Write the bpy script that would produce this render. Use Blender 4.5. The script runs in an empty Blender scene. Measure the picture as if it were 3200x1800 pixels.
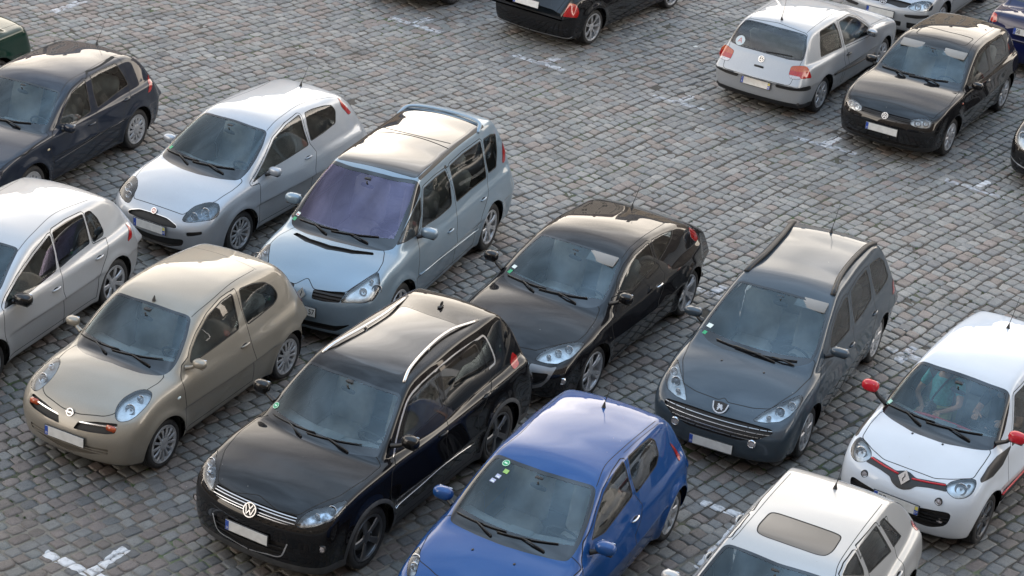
import bpy, math, random
import numpy as np
from mathutils import Matrix, Vector
C = bpy.context.scene.collection
scene = bpy.context.scene
# ---------------------------------------------------------------- camera
cam = bpy.data.cameras.new('camera'); cam_ob = bpy.data.objects.new('camera', cam); C.objects.link(cam_ob); scene.camera = cam_ob
cam.sensor_width = 36; cam.lens = 6408.5/3200*36; cam.clip_start = .5; cam.clip_end = 1500
_p, _r = math.radians(26.749), math.radians(4.7273)
_fw = np.array((0, math.cos(_p), -math.sin(_p))); _r0 = np.array((1, 0, 0.)); _u0 = np.cross(_r0, _fw)
_R = math.cos(_r)*_r0+math.sin(_r)*_u0; _U = -math.sin(_r)*_r0+math.cos(_r)*_u0
cam_ob.matrix_world = Matrix(((_R[0], _U[0], -_fw[0], 0), (_R[1], _U[1], -_fw[1], 0), (_R[2], _U[2], -_fw[2], 12.2456), (0, 0, 0, 1)))
# ---------------------------------------------------------------- sky: low sun behind the houses beyond the square, thin high cloud
SUN_EL, SUN_AZ = math.radians(9), math.radians(-12)      # azimuth from +y towards +x
world = bpy.data.worlds.new('World'); scene.world = world; world.use_nodes = True
nt = world.node_tree; N = nt.nodes; L = nt.links; bg = N['Background']
sky = N.new('ShaderNodeTexSky'); sky.sky_type = 'NISHITA'; sky.sun_disc = False
sky.sun_elevation = SUN_EL; sky.sun_rotation = SUN_AZ; sky.air_density = 1.3; sky.dust_density = 4.0; sky.ozone_density = 1.5
tc = N.new('ShaderNodeTexCoord'); mp = N.new('ShaderNodeMapping'); mp.inputs['Scale'].default_value = (1, 1, 2.6)
cl = N.new('ShaderNodeTexNoise'); cl.inputs['Scale'].default_value = 2.2; cl.inputs['Detail'].default_value = 7; cl.inputs['Roughness'].default_value = .55; cl.inputs['Distortion'].default_value = .4
cr = N.new('ShaderNodeValToRGB'); cr.color_ramp.elements[0].position = .42; cr.color_ramp.elements[1].position = .68
cr.color_ramp.elements[0].color = (0, 0, 0, 1); cr.color_ramp.elements[1].color = (1, 1, 1, 1)
sep = N.new('ShaderNodeSeparateXYZ'); grd = N.new('ShaderNodeValToRGB')       # cloud brightness by height in the sky
ge = grd.color_ramp.elements; ge[0].position = 0.; ge[0].color = (26, 22, 18, 1); ge[1].position = 1.; ge[1].color = (6.6, 9.2, 12.6, 1)
for p_, c_ in ((.22, (32, 28.5, 24.5, 1)), (.40, (28, 25.5, 22.5, 1)), (.53, (14, 13.4, 13.0, 1)), (.66, (6.3, 6.5, 7.1, 1)), (.86, (6.0, 7.8, 10.0, 1))):
    e = ge.new(p_); e.color = c_
mx = N.new('ShaderNodeMixRGB'); mf = N.new('ShaderNodeMath'); mf.operation = 'MULTIPLY_ADD'; mf.inputs[1].default_value = .10; mf.inputs[2].default_value = .86
L.new(tc.outputs['Generated'], mp.inputs['Vector']); L.new(mp.outputs['Vector'], cl.inputs['Vector']); L.new(cl.outputs['Fac'], cr.inputs['Fac'])
L.new(tc.outputs['Generated'], sep.inputs[0]); L.new(sep.outputs['Z'], grd.inputs['Fac'])
L.new(cr.outputs['Color'], mf.inputs[0]); cmr = N.new('ShaderNodeMapRange'); cmr.inputs['From Min'].default_value = .36; cmr.inputs['From Max'].default_value = .66; cmr.inputs['To Min'].default_value = .68; cmr.inputs['To Max'].default_value = 1.35
csc = N.new('ShaderNodeVectorMath'); csc.operation = 'SCALE'; L.new(cl.outputs['Fac'], cmr.inputs['Value']); L.new(grd.outputs['Color'], csc.inputs[0]); L.new(cmr.outputs[0], csc.inputs['Scale'])
L.new(mf.outputs[0], mx.inputs['Fac']); L.new(sky.outputs[0], mx.inputs[1]); L.new(csc.outputs[0], mx.inputs[2])
L.new(mx.outputs[0], bg.inputs['Color']); bg.inputs['Strength'].default_value = .15
sun = bpy.data.lights.new('sun', 'SUN'); sun.energy = 1.0; sun.angle = math.radians(10); sun.color = (1, .93, .84)
sun_ob = bpy.data.objects.new('sun', sun); C.objects.link(sun_ob)
_se = SUN_EL; _d = Vector((math.sin(SUN_AZ)*math.cos(_se), math.cos(SUN_AZ)*math.cos(_se), math.sin(_se)))
sun_ob.rotation_euler = _d.to_track_quat('Z', 'Y').to_euler(); sun_ob.location = _d*60
vs = scene.view_settings; vs.view_transform = 'Standard'; vs.look = 'None'; vs.gamma = 1; vs.use_curve_mapping = False; vs.exposure = 0.32
# ---------------------------------------------------------------- geometry engine (numpy only)
PI = math.pi
def lut(pts, lo=None, hi=None, n=700, smooth=5):
    p = np.array(sorted(pts), float); X, Y = p[:, 0], p[:, 1]
    d = np.diff(Y)/np.diff(X)
    m = np.empty(len(X)); m[0] = d[0]; m[-1] = d[-1]
    if len(X) > 2:
        h = np.diff(X); m[1:-1] = (d[:-1]*h[1:]+d[1:]*h[:-1])/(h[1:]+h[:-1])
    lo = -3.2 if lo is None else lo; hi = 3.2 if hi is None else hi
    xs = np.linspace(lo, hi, n); ys = np.empty(n)
    i = np.clip(np.searchsorted(X, xs)-1, 0, len(X)-2)
    h = X[i+1]-X[i]; t = (xs-X[i])/h
    ys = (2*t**3-3*t**2+1)*Y[i]+(t**3-2*t**2+t)*h*m[i]+(-2*t**3+3*t**2)*Y[i+1]+(t**3-t**2)*h*m[i+1]
    ys = np.where(xs < X[0], Y[0]+m[0]*(xs-X[0]), ys); ys = np.where(xs > X[-1], Y[-1]+m[-1]*(xs-X[-1]), ys)
    if smooth:
        k = np.hanning(smooth*2+3)[1:-1]; k /= k.sum(); q = len(k)//2
        yp = np.concatenate([2*ys[0]-ys[q:0:-1], ys, 2*ys[-1]-ys[-2:-q-2:-1]]); ys = np.convolve(yp, k, 'valid')
    return xs, ys
def ev(L, x): return np.interp(x, L[0], L[1])
def smax(a, b, k):
    h = np.maximum(k-np.abs(a-b), 0)/k
    return np.maximum(a, b)+h*h*h*k/6.0
def smin(a, b, k): return -smax(-a, -b, k)

class Shape:
    """implicit body: lower shell and greenhouse, x forward, y left, z up, origin on the ground between the axles"""
    def __init__(s, c):
        s.c = c; W2 = c['W']/2; s.W2 = W2; s.xf = c['WB']/2+c['fo']; s.xr = s.xf-c['L']
        s.plan = lut([(s.xr-.3, W2*c.get('prr', .80)), (s.xr+.05, W2*c.get('pr', .93)), (s.xr+.5, W2*.985), (-.4, W2), (.5, W2), (s.xf-.75, W2*.985), (s.xf-.1, W2*c.get('pf', .90)), (s.xf+.3, W2*.7)])
        s.tuck = lut(c['tuck'], 0, 2)
        s.front = lut([(z, s.xf+v) for z, v in c['front']], 0, 2)
        s.rear = lut([(z, s.xr+v) for z, v in c['rear']], 0, 2)
        s.top = lut(c['top'])
        s.ws = lut([(z, x) for x, z in c['ws']], 0, 2.4)
        (x0, z0), (x1, z1) = c['ws'][0], c['ws'][-1]; s.wc = (z1-z0)/math.hypot(z1-z0, x1-x0)
        s.roof = lut(c['roof'])
        s.rg = lut([(z, x) for x, z in c['rg']], 0, 2.4)
        (x0, z0), (x1, z1) = c['rg'][0], c['rg'][-1]; s.rc = (z1-z0)/math.hypot(z1-z0, x1-x0)
        s.yg = lut(c['yg'])
        s.ks = c.get('ks', .10)
    def f(s, x, y, z):
        c = s.c; ay = np.sqrt(y*y+1e-5)
        Y = ev(s.plan, x)-ev(s.tuck, z)
        for wx, k in ((c['WB']/2, 'fl'), (-c['WB']/2, 'flr')):
            r = np.hypot(x-wx, z-c['R']); Ra = c['Ra']
            Y = Y+c.get(k, c.get('fl', .02))*np.exp(-((np.maximum(r, Ra-.05)-Ra-.005)/c.get('flw', .07))**2)
        Y = Y+c.get('crease', .0)*np.exp(-((z-c.get('crz', .62)-.03*x)/.05)**2)*np.exp(-(x/1.3)**4)
        gs = ay-Y
        q = ay/s.W2
        gf = x-(ev(s.front, z)-c.get('bf', .10)*q**2-c.get('bf4', .14)*q**4)
        gr = (ev(s.rear, z)+c.get('br', .08)*q**2+c.get('br4', .06)*q**4)-x
        gt = z-(ev(s.top, x)-c.get('hcr', .07)*q**2+c.get('hridge', 0.)*np.exp(-((q-.72)/.14)**2)*np.clip((x-.6)/.6, 0, 1))
        L = smax(gs, gf, c.get('kf', .18))
        L = smax(L, gr, c.get('kr', .16))
        L = smax(L, gt, c.get('kt', .12))
        L = smax(L, c.get('zb', .19)-z, .08)
        xw = ev(s.ws, z)-c.get('bw', .30)*ay*ay-c.get('bw4', .0)*ay**4
        gw = (x-xw)*s.wc
        ro = (z-(ev(s.roof, x)-c.get('cr', .07)*ay*ay*2.2))
        sg = ay-(ev(s.yg, x)-c.get('tum', .38)*(z-.95)-c.get('tc', .10)*(z-.95)**2)
        rg = ((ev(s.rg, z)+c.get('brg', .12)*ay*ay)-x)*s.rc
        G = smax(ro, gw, c.get('kw', .10)); G = smax(G, rg, c.get('krg', .10))
        G = smax(G, sg, s.ks); G = smax(G, .6-z, .05)
        return smin(L, G, c.get('ku', .05))
    def grad(s, P, e=.004):
        g = np.empty_like(P)
        for i in range(3):
            a = P.copy(); b = P.copy(); a[:, i] += e; b[:, i] -= e
            g[:, i] = (s.f(*a.T)-s.f(*b.T))/(2*e)
        return g
    def snap(s, P, n=3):
        for _ in range(n):
            g = s.grad(P); P = P-np.clip(s.f(*P.T), -.03, .03)[:, None]*g/np.maximum((g*g).sum(1), .2)[:, None]
        return P
    def normal(s, P):
        g = s.grad(P, .006); return g/np.maximum(np.linalg.norm(g, axis=1), 1e-6)[:, None]
    def nearest(s, P):  # snap scattered points
        return s.snap(np.array(P, float), 12)
    def mesh(s, h=.026):
        W = s.W2+.08; ny = int(W/h)+2
        xs = np.arange(s.xr-.12, s.xf+.12, h); ys = (np.arange(-ny, ny)+.5)*h; zs = np.arange(.10, s.c['H']+.1, h)
        X, Y, Z = np.meshgrid(xs, ys[ny:], zs, indexing='ij')
        v = s.f(X.ravel(), Y.ravel(), Z.ravel()).reshape(X.shape)
        v = np.concatenate([v[:, ::-1, :], v], axis=1); nx, ny2, nz = v.shape
        sg = v < 0
        cnt = np.zeros((nx-1, ny2-1, nz-1)); acc = np.zeros((nx-1, ny2-1, nz-1, 3))
        org = (xs[0], ys[0], zs[0]); cub = {}
        for ax in range(3):
            a = [slice(None)]*3; b = [slice(None)]*3; a[ax] = slice(0, -1); b[ax] = slice(1, None)
            va, vb = v[tuple(a)], v[tuple(b)]; cr = sg[tuple(a)] != sg[tuple(b)]
            t = np.where(cr, va/np.where(cr, va-vb, 1), 0)
            I = np.stack(np.indices(va.shape), -1).astype(float); I[..., ax] += t
            o = [k for k in range(3) if k != ax]
            for d1 in (0, 1):
                for d2 in (0, 1):
                    # cell index = edge index minus (d1,d2) on the other axes
                    src = [slice(None)]*3; dst = [slice(None)]*3
                    for k, d in ((o[0], d1), (o[1], d2)):
                        n = v.shape[k]
                        src[k] = slice(d, n-1+d); dst[k] = slice(0, n-1)
                    m = cr[tuple(src)]
                    cnt[tuple(dst)] += m; acc[tuple(dst)] += I[tuple(src)]*m[..., None]
            cub[ax] = cr
        act = cnt > 0; idx = -np.ones(act.shape, int); idx[act] = np.arange(act.sum())
        P = acc[act]/cnt[act][:, None]*h+np.array(org)
        F = []
        for ax in range(3):
            o = [k for k in range(3) if k != ax]; cr = cub[ax].copy()
            e = np.argwhere(cr); e = e[(e[:, o[0]] > 0) & (e[:, o[1]] > 0) & (e[:, o[0]] < v.shape[o[0]]-1) & (e[:, o[1]] < v.shape[o[1]]-1)]
            q = []
            for d1, d2 in ((1, 1), (0, 1), (0, 0), (1, 0)):
                c = e.copy(); c[:, o[0]] -= d1; c[:, o[1]] -= d2; q.append(idx[c[:, 0], c[:, 1], c[:, 2]])
            q = np.stack(q, 1); neg = sg[e[:, 0], e[:, 1], e[:, 2]]
            flip = ~neg if ax != 1 else neg
            q[flip] = q[flip][:, ::-1]; F.append(q)
        F = np.concatenate(F)
        P = s.snap(P, 3)
        E = np.unique(np.sort(np.concatenate([F[:, [0, 1]], F[:, [1, 2]], F[:, [2, 3]], F[:, [3, 0]]]), 1), axis=0)
        for _ in range(3):                      # slide vertices along the surface to even out the quads
            acc2 = np.zeros_like(P); cn = np.zeros(len(P))
            for k in range(3): acc2[:, k] = np.bincount(E[:, 0], P[E[:, 1], k], len(P))+np.bincount(E[:, 1], P[E[:, 0], k], len(P))
            cn = np.bincount(E.ravel(), minlength=len(P)); dv = acc2/np.maximum(cn, 1)[:, None]-P; n_ = s.normal(P)
            P = s.snap(P+.6*(dv-n_*(dv*n_).sum(1)[:, None]), 2)
        d = np.linalg.norm(P[F[:, 0]]-P[F[:, 2]], axis=1) <= np.linalg.norm(P[F[:, 1]]-P[F[:, 3]], axis=1)
        T = np.concatenate([F[d][:, [0, 1, 2]], F[d][:, [0, 2, 3]], F[~d][:, [0, 1, 3]], F[~d][:, [1, 2, 3]]])
        return Tri(P, s.normal(P), T)

class Tri:
    """indexed triangles with exact vertex normals"""
    def __init__(s, P, N, T): s.P, s.N, s.T = P, N, T
    def compact(s):
        u, inv = np.unique(s.T, return_inverse=True)
        return Tri(s.P[u], s.N[u], inv.reshape(-1, 3)) if len(s.T) else Tri(np.zeros((0, 3)), np.zeros((0, 3)), np.zeros((0, 3), int))
    def cut(s, fn, snap=None):
        """split by the sign of fn(P, N): (inside, outside)"""
        if not len(s.T): return s, s
        d = fn(s.P, s.N); d = np.where(np.abs(d) < 1e-6, 1e-6, d)
        n = d < 0; t = s.T; c = n[t].sum(1)
        ins, out = t[c == 3], t[c == 0]; mix = t[(c == 1) | (c == 2)]
        if not len(mix): return Tri(s.P, s.N, ins).compact(), Tri(s.P, s.N, out).compact()
        lone = (n[mix].sum(1) == 1); nm = n[mix]
        k = np.where(lone, nm.argmax(1), (~nm).argmax(1)); r = np.arange(len(mix))
        a, b, cc = mix[r, k], mix[r, (k+1) % 3], mix[r, (k+2) % 3]
        E = np.concatenate([np.sort(np.stack([a, b], 1), 1), np.sort(np.stack([a, cc], 1), 1)])
        U, inv = np.unique(E, axis=0, return_inverse=True); inv = inv.ravel()
        lo = s.P[U[:, 0]].copy(); hi = s.P[U[:, 1]].copy(); nl = s.N[U[:, 0]]; nh = s.N[U[:, 1]]
        ta = np.zeros(len(U)); tb = np.ones(len(U)); sa = n[U[:, 0]]
        for _ in range(9):
            tm = (ta+tb)/2; M = lo+(hi-lo)*tm[:, None]; dm = fn(M, nl+(nh-nl)*tm[:, None]) < 0
            same = dm == sa; ta = np.where(same, tm, ta); tb = np.where(same, tb, tm)
        tm = (ta+tb)/2; M = lo+(hi-lo)*tm[:, None]; NN = nl+(nh-nl)*tm[:, None]; NN /= np.maximum(np.linalg.norm(NN, axis=1), 1e-6)[:, None]
        if snap is not None: M = snap(M)
        base = len(s.P); P = np.concatenate([s.P, M]); N = np.concatenate([s.N, NN])
        ab = base+inv[:len(mix)]; ac = base+inv[len(mix):]
        one = np.stack([a, ab, ac], 1); two = np.concatenate([np.stack([ab, b, cc], 1), np.stack([ab, cc, ac], 1)])
        l2 = np.concatenate([lone, lone])
        I = np.concatenate([ins, one[lone], two[~l2]]); O = np.concatenate([out, one[~lone], two[l2]])
        return Tri(P, N, I).compact(), Tri(P, N, O).compact()
    def refine(s, fn, h=.006, it=3):
        """split triangles that fn (distance) says are close, so thin bands are not missed"""
        for _ in range(it):
            if not len(s.T): return s
            d = np.abs(fn(s.P, s.N)); A, B, D = s.P[s.T[:, 0]], s.P[s.T[:, 1]], s.P[s.T[:, 2]]
            L_ = np.maximum(np.maximum(np.linalg.norm(A-B, axis=1), np.linalg.norm(B-D, axis=1)), np.linalg.norm(A-D, axis=1))
            m = (d[s.T].min(1) < L_*.75) & (L_ > h)
            if not m.any(): return s
            t = s.T[m]; E = np.sort(np.concatenate([t[:, [0, 1]], t[:, [1, 2]], t[:, [2, 0]]]), 1); U, inv = np.unique(E, axis=0, return_inverse=True); inv = inv.ravel()+len(s.P); k = len(t)
            ab, bc, ca = inv[:k], inv[k:2*k], inv[2*k:]; NN = s.N[U[:, 0]]+s.N[U[:, 1]]; NN /= np.maximum(np.linalg.norm(NN, axis=1), 1e-6)[:, None]
            T = np.concatenate([s.T[~m], np.stack([t[:, 0], ab, ca], 1), np.stack([ab, t[:, 1], bc], 1), np.stack([ca, bc, t[:, 2]], 1), np.stack([ab, bc, ca], 1)])
            s = Tri(np.concatenate([s.P, (s.P[U[:, 0]]+s.P[U[:, 1]])/2]), np.concatenate([s.N, NN]), T)
        return s
    def moved(s, d): return Tri(s.P+s.N*d, s.N, s.T)
    def border(s):
        E = np.concatenate([s.T[:, [0, 1]], s.T[:, [1, 2]], s.T[:, [2, 0]]])
        key = np.sort(E, 1); U, inv, cn = np.unique(key, axis=0, return_inverse=True, return_counts=True)
        return E[cn[inv.ravel()] == 1]
    def skirt(s, off):
        """strip from the border to the border moved by off (vector array per vertex or scalar along -normal)"""
        E = s.border(); u, inv = np.unique(E, return_inverse=True); inv = inv.reshape(-1, 2)
        A = s.P[u]; B = A-s.N[u]*off if np.isscalar(off) else A+off[u]; n = len(u)
        F = np.concatenate([np.stack([inv[:, 1], inv[:, 0], inv[:, 0]+n], 1), np.stack([inv[:, 1], inv[:, 0]+n, inv[:, 1]+n], 1)])
        return np.concatenate([A, B]), F

def smooth_poly(P, r=.03, closed=True, it=2):
    """round the corners of a polygon: cut each corner at most r from it, then corner-cut"""
    P = np.array(P, float); n = len(P); out = []
    for i in range(n):
        if not closed and i in (0, n-1): out.append(P[i]); continue
        a, b, c = P[i-1], P[i], P[(i+1) % n]; la, lc = np.linalg.norm(a-b), np.linalg.norm(c-b)
        ra, rc = min(r, la*.42), min(r, lc*.42)
        p0 = b+(a-b)*ra/max(la, 1e-9); p2 = b+(c-b)*rc/max(lc, 1e-9)
        for t in ((0, .25, .5, .75, 1) if min(ra, rc) > .004 else (0, .5, 1)): out.append((1-t)**2*p0+2*t*(1-t)*b+t*t*p2)
    return np.array(out)
def curve_pts(P, n=8, closed=False):
    """Catmull-Rom through points"""
    P = np.array(P, float); m = len(P); out = []
    Q = np.vstack([P[-1], P, P[0], P[1]]) if closed else np.vstack([2*P[0]-P[1], P, 2*P[-1]-P[-2]])
    for i in range(m if closed else m-1):
        a, b, c, d = Q[i], Q[i+1], Q[i+2], Q[i+3]
        for k in range(n):
            t = k/n; out.append(.5*((2*b)+(c-a)*t+(2*a-5*b+4*c-d)*t*t+(3*b-a-3*c+d)*t**3))
    if not closed: out.append(P[-1])
    return np.array(out)
def sd_poly(q, P):
    """signed distance of 2-D points q to polygon P"""
    best = np.full(len(q), 1e9); ins = np.zeros(len(q), bool); n = len(P)
    for i in range(n):
        a, b = P[i-1], P[i]; e = b-a; w = q-a
        t = np.clip((w@e)/max(e@e, 1e-12), 0, 1); dd = w-t[:, None]*e; best = np.minimum(best, (dd*dd).sum(1))
        c = (a[1] > q[:, 1]) != (b[1] > q[:, 1])
        with np.errstate(all='ignore'): xx = (b[0]-a[0])*(q[:, 1]-a[1])/(b[1]-a[1])+a[0]
        ins ^= c & (q[:, 0] < xx)
    return np.where(ins, -1, 1)*np.sqrt(best)
def sd_line(q, P):
    best = np.full(len(q), 1e9)
    for i in range(1, len(P)):
        a, b = P[i-1], P[i]; e = b-a; w = q-a
        t = np.clip((w@e)/max(e@e, 1e-12), 0, 1); dd = w-t[:, None]*e; best = np.minimum(best, (dd*dd).sum(1))
    return np.sqrt(best)
def frame_of(n):
    n = n/np.linalg.norm(n); u = np.cross((0, 0, 1.), n)
    if np.linalg.norm(u) < .05: u = np.array((0, 1., 0))
    u /= np.linalg.norm(u); return u, np.cross(n, u), n
class Region:
    """an outline given by 3-D points near the body surface, seen along the mean surface normal there"""
    def __init__(s, shape, pts, r=.03, smooth=False, line=None, nrm=None, flip=False, depth=.35):
        P = np.array(pts, float)
        if nrm is None:
            N = shape.normal(shape.nearest(P)); nrm = N.mean(0)
            if abs(P[:, 1].mean()) < .02: nrm[1] = 0
        nrm = np.array(nrm, float)
        if flip: P = P*(1, -1, 1); nrm = nrm*(1, -1, 1)
        s.u, s.v, s.n = frame_of(nrm); s.o = P.mean(0); s.line = line; s.depth = depth
        q = np.stack([(P-s.o)@s.u, (P-s.o)@s.v], 1)
        if line is not None: s.q = curve_pts(q, 6) if smooth else q
        else: s.q = curve_pts(q, 6, True) if smooth else smooth_poly(q, r)
        s.lo = s.q.min(0)-.05; s.hi = s.q.max(0)+.05
    def __call__(s, P, N=None, grow=0.):
        D = P-s.o; q = np.stack([D@s.u, D@s.v], 1)
        m = ((q > s.lo-abs(grow)) & (q < s.hi+abs(grow))).all(1) & (np.abs(D@s.n) < s.depth)
        if N is not None: m &= (N@s.n) > .05
        d = np.full(len(P), .5)
        if m.any():
            d[m] = (sd_line(q[m], s.q)-s.line) if s.line is not None else sd_poly(q[m], s.q)
        return d-grow
# ---------------------------------------------------------------- body shapes, metres, x forward from the middle of the wheelbase
def hatch(L, W, H, WB, fo, R, lip, cowl, wt, peak, re, rb, yb=.80, **k):
    """lip/cowl/wt/peak/re/rb: (x, z) centreline points: hood edge, glass base, glass top, roof peak, roof end, rear glass base"""
    xf = WB/2+fo; xr = xf-L
    c = dict(L=L, W=W, H=H, WB=WB, fo=fo, R=R, Ra=R+.055)
    c['tuck'] = k.pop('tuck', [(0, .14), (.2, .06), (.42, .012), (.62, 0), (.82, .018), (.98, .055), (1.15, .12), (1.5, .3)])
    zl = lip[1]
    c['front'] = k.pop('front', [(.1, -.16), (.25, -.05), (.42, -.005), (.55, 0), (zl-.08, -.05), (zl+.02, -.13), (zl+.15, -.34)])
    c['rear'] = k.pop('rear', [(.1, .16), (.25, .04), (.45, 0), (.6, .01), (.75, .06), (rb[1], rb[0]-xr), (rb[1]+.3, rb[0]-xr+.1)])
    c['top'] = k.pop('top', [(xr-.2, rb[1]-.02), (-1.2, rb[1]-.01), (0, cowl[1]-.02), (cowl[0]-.1, cowl[1]), ((cowl[0]+lip[0])/2, (cowl[1]+lip[1])/2+k.pop('hb', .045)), (lip[0], lip[1]), (lip[0]+.12, lip[1]-k.pop('ld', .08)), (lip[0]+.4, lip[1]-.35)])
    mx, mz = (cowl[0]+wt[0])/2, (cowl[1]+wt[1])/2+k.pop('wb', .018)
    c['ws'] = [cowl, (mx, mz), wt]
    c['roof'] = k.pop('roof', [(re[0]-.4, re[1]-.14), (re[0], re[1]), ((re[0]+peak[0])/2, (re[1]+peak[1])/2+.022), peak, (wt[0]-.05, wt[1]+.035), (wt[0]+.5, wt[1]-.14)])
    c['rg'] = k.pop('rg', [rb, ((re[0]+rb[0])/2-.04, (re[1]+rb[1])/2), (re[0]+.0, re[1]+.0)])
    c['yg'] = k.pop('yg', [(xr-.1, yb-.16), (xr+.4, yb-.05), (-.8, yb), (.3, yb+.005), (cowl[0], yb-.05), (cowl[0]+.6, yb-.2)])
    c.update(k); return c
SPEC = dict(
 tig=hatch(4.43, 1.81, 1.68, 2.604, .90, .345, (2.02, .90), (1.08, 1.08), (.37, 1.56), (-.5, 1.665), (-1.74, 1.625), (-2.08, 1.10), .83, Ra=.40, fl=.03, tum=.34, ks=.07, cr=.05, pr=.95,
    tuck=[(0, .12), (.22, .05), (.45, .01), (.65, 0), (.88, .02), (1.05, .05), (1.2, .1), (1.5, .3)]),
 mic=hatch(3.72, 1.66, 1.54, 2.43, .70, .29, (1.78, .78), (.98, 1.02), (.36, 1.44), (-.35, 1.535), (-1.36, 1.42), (-1.68, 1.0), .76, pr=.89, prr=.72, br=.12, br4=.12, hb=.06, ld=.12, tum=.36, hcr=.10, kt=.20, fl=.03, ks=.16),
 pun=hatch(4.06, 1.69, 1.49, 2.51, .88, .30, (1.98, .74), (1.14, 1.0), (.33, 1.42), (-.35, 1.49), (-1.5, 1.40), (-1.84, .98), .77, hcr=.09, kt=.18, ks=.14),
 esp=hatch(4.66, 1.86, 1.73, 2.803, .93, .335, (2.15, .86), (1.40, 1.10), (.53, 1.65), (-.4, 1.73), (-2.0, 1.68), (-2.22, 1.10), .86, hcr=.10, kt=.18, tum=.30, ks=.08, cr=.05, pr=.97, prr=.9, yg=[(-2.4, .78), (-1.9, .84), (-.8, .86), (.3, .865), (1.4, .81), (1.9, .66)], brg=.06),
 meg=hatch(4.15, 1.80, 1.42, 2.64, .88, .32, (2.02, .72), (1.05, .97), (.23, 1.345), (-.3, 1.42), (-1.35, 1.30), (-1.95, 1.0), .82, hcr=.10, kt=.18, ks=.14, tum=.46, flr=.035, pr=.90, prr=.76),
 peu=hatch(4.42, 1.757, 1.50, 2.718, .90, .315, (2.05, .74), (1.22, 1.0), (.19, 1.43), (-.5, 1.50), (-1.75, 1.47), (-2.02, .98), .80, hcr=.09, kt=.16, ks=.08, cr=.05, pr=.975, prr=.92, yg=[(-2.4, .72), (-1.9, .775), (-.8, .80), (.3, .805), (1.22, .75), (1.8, .6)], brg=.05),
 cli=hatch(3.99, 1.72, 1.49, 2.575, .82, .30, (1.95, .76), (1.10, 1.02), (.33, 1.43), (-.35, 1.49), (-1.45, 1.40), (-1.78, 1.0), .79, hcr=.09, kt=.18, ks=.13, flr=.05),
 twi=hatch(3.59, 1.65, 1.55, 2.49, .66, .30, (1.78, .80), (1.10, 1.06), (.46, 1.46), (-.3, 1.55), (-1.35, 1.46), (-1.62, 1.0), .76, hcr=.08, kt=.14, ks=.12),
 g4=hatch(4.149, 1.735, 1.44, 2.511, .86, .305, (1.98, .76), (.95, .96), (.20, 1.355), (-.4, 1.44), (-1.50, 1.38), (-1.88, .96), .79, ks=.09, kt=.09, hcr=.05),
 g6=hatch(4.20, 1.786, 1.48, 2.578, .89, .316, (2.0, .76), (1.05, 1.0), (.28, 1.39), (-.4, 1.48), (-1.52, 1.40), (-1.90, 1.0), .81, ks=.10, kt=.12),
 a3=hatch(4.20, 1.765, 1.42, 2.578, .86, .315, (1.98, .74), (1.0, .96), (.25, 1.345), (-.4, 1.42), (-1.48, 1.365), (-1.90, .98), .765, ks=.035, kt=.12, tum=.44, cr=.03),
 bm=hatch(4.26, 1.75, 1.41, 2.725, .76, .31, (1.98, .74), (.95, .94), (.15, 1.31), (-.4, 1.40), (-1.35, 1.33), (-1.95, .98), .79, ks=.10, kt=.10),
 sed=hatch(4.45, 1.75, 1.43, 2.65, .85, .31, (1.98, .74), (.95, .96), (.15, 1.34), (-.4, 1.42), (-1.0, 1.37), (-1.62, 1.02), .79, ks=.10, kt=.10,
    rear=[(.1, .16), (.25, .04), (.45, 0), (.6, .02), (.85, .08), (.98, .14), (1.3, .3)], top=[(-2.6, .93), (-2.2, 1.0), (-1.6, 1.03), (0, .98), (.85, .96), (1.46, .90), (1.98, .74), (2.1, .66), (2.4, .4)]),
)
POSE = dict(tig=('tig', -1.41, 19.20, -118.4), mic=('mic', -3.86, 20.66, -115.7), pun=('pun', -3.81, 26.15, -117.8), esp=('esp', -1.72, 24.44, -111.3),
 meg=('meg', .90, 23.18, -117.9), peu=('peu', 3.32, 22.18, -114.2), twi=('twi', 5.32, 20.53, -121.3), gb=('g4', 6.59, 31.74, -119.6), gs=('g4', 4.70, 33.15, 59.7),
 cli=('cli', .60, 17.79, -114.8), g6=('g6', -6.27, 22.01, -111.7), gl=('g4', -6.97, 27.03, -112.9), a3=('a3', 2.86, 16.55, -116.6), g5=('g6', 7.25, 37.45, -120.1),
 bm=('bm', 1.18, 35.57, 57.2), sb=('sed', 9.74, 36.08, 59.1))
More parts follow.
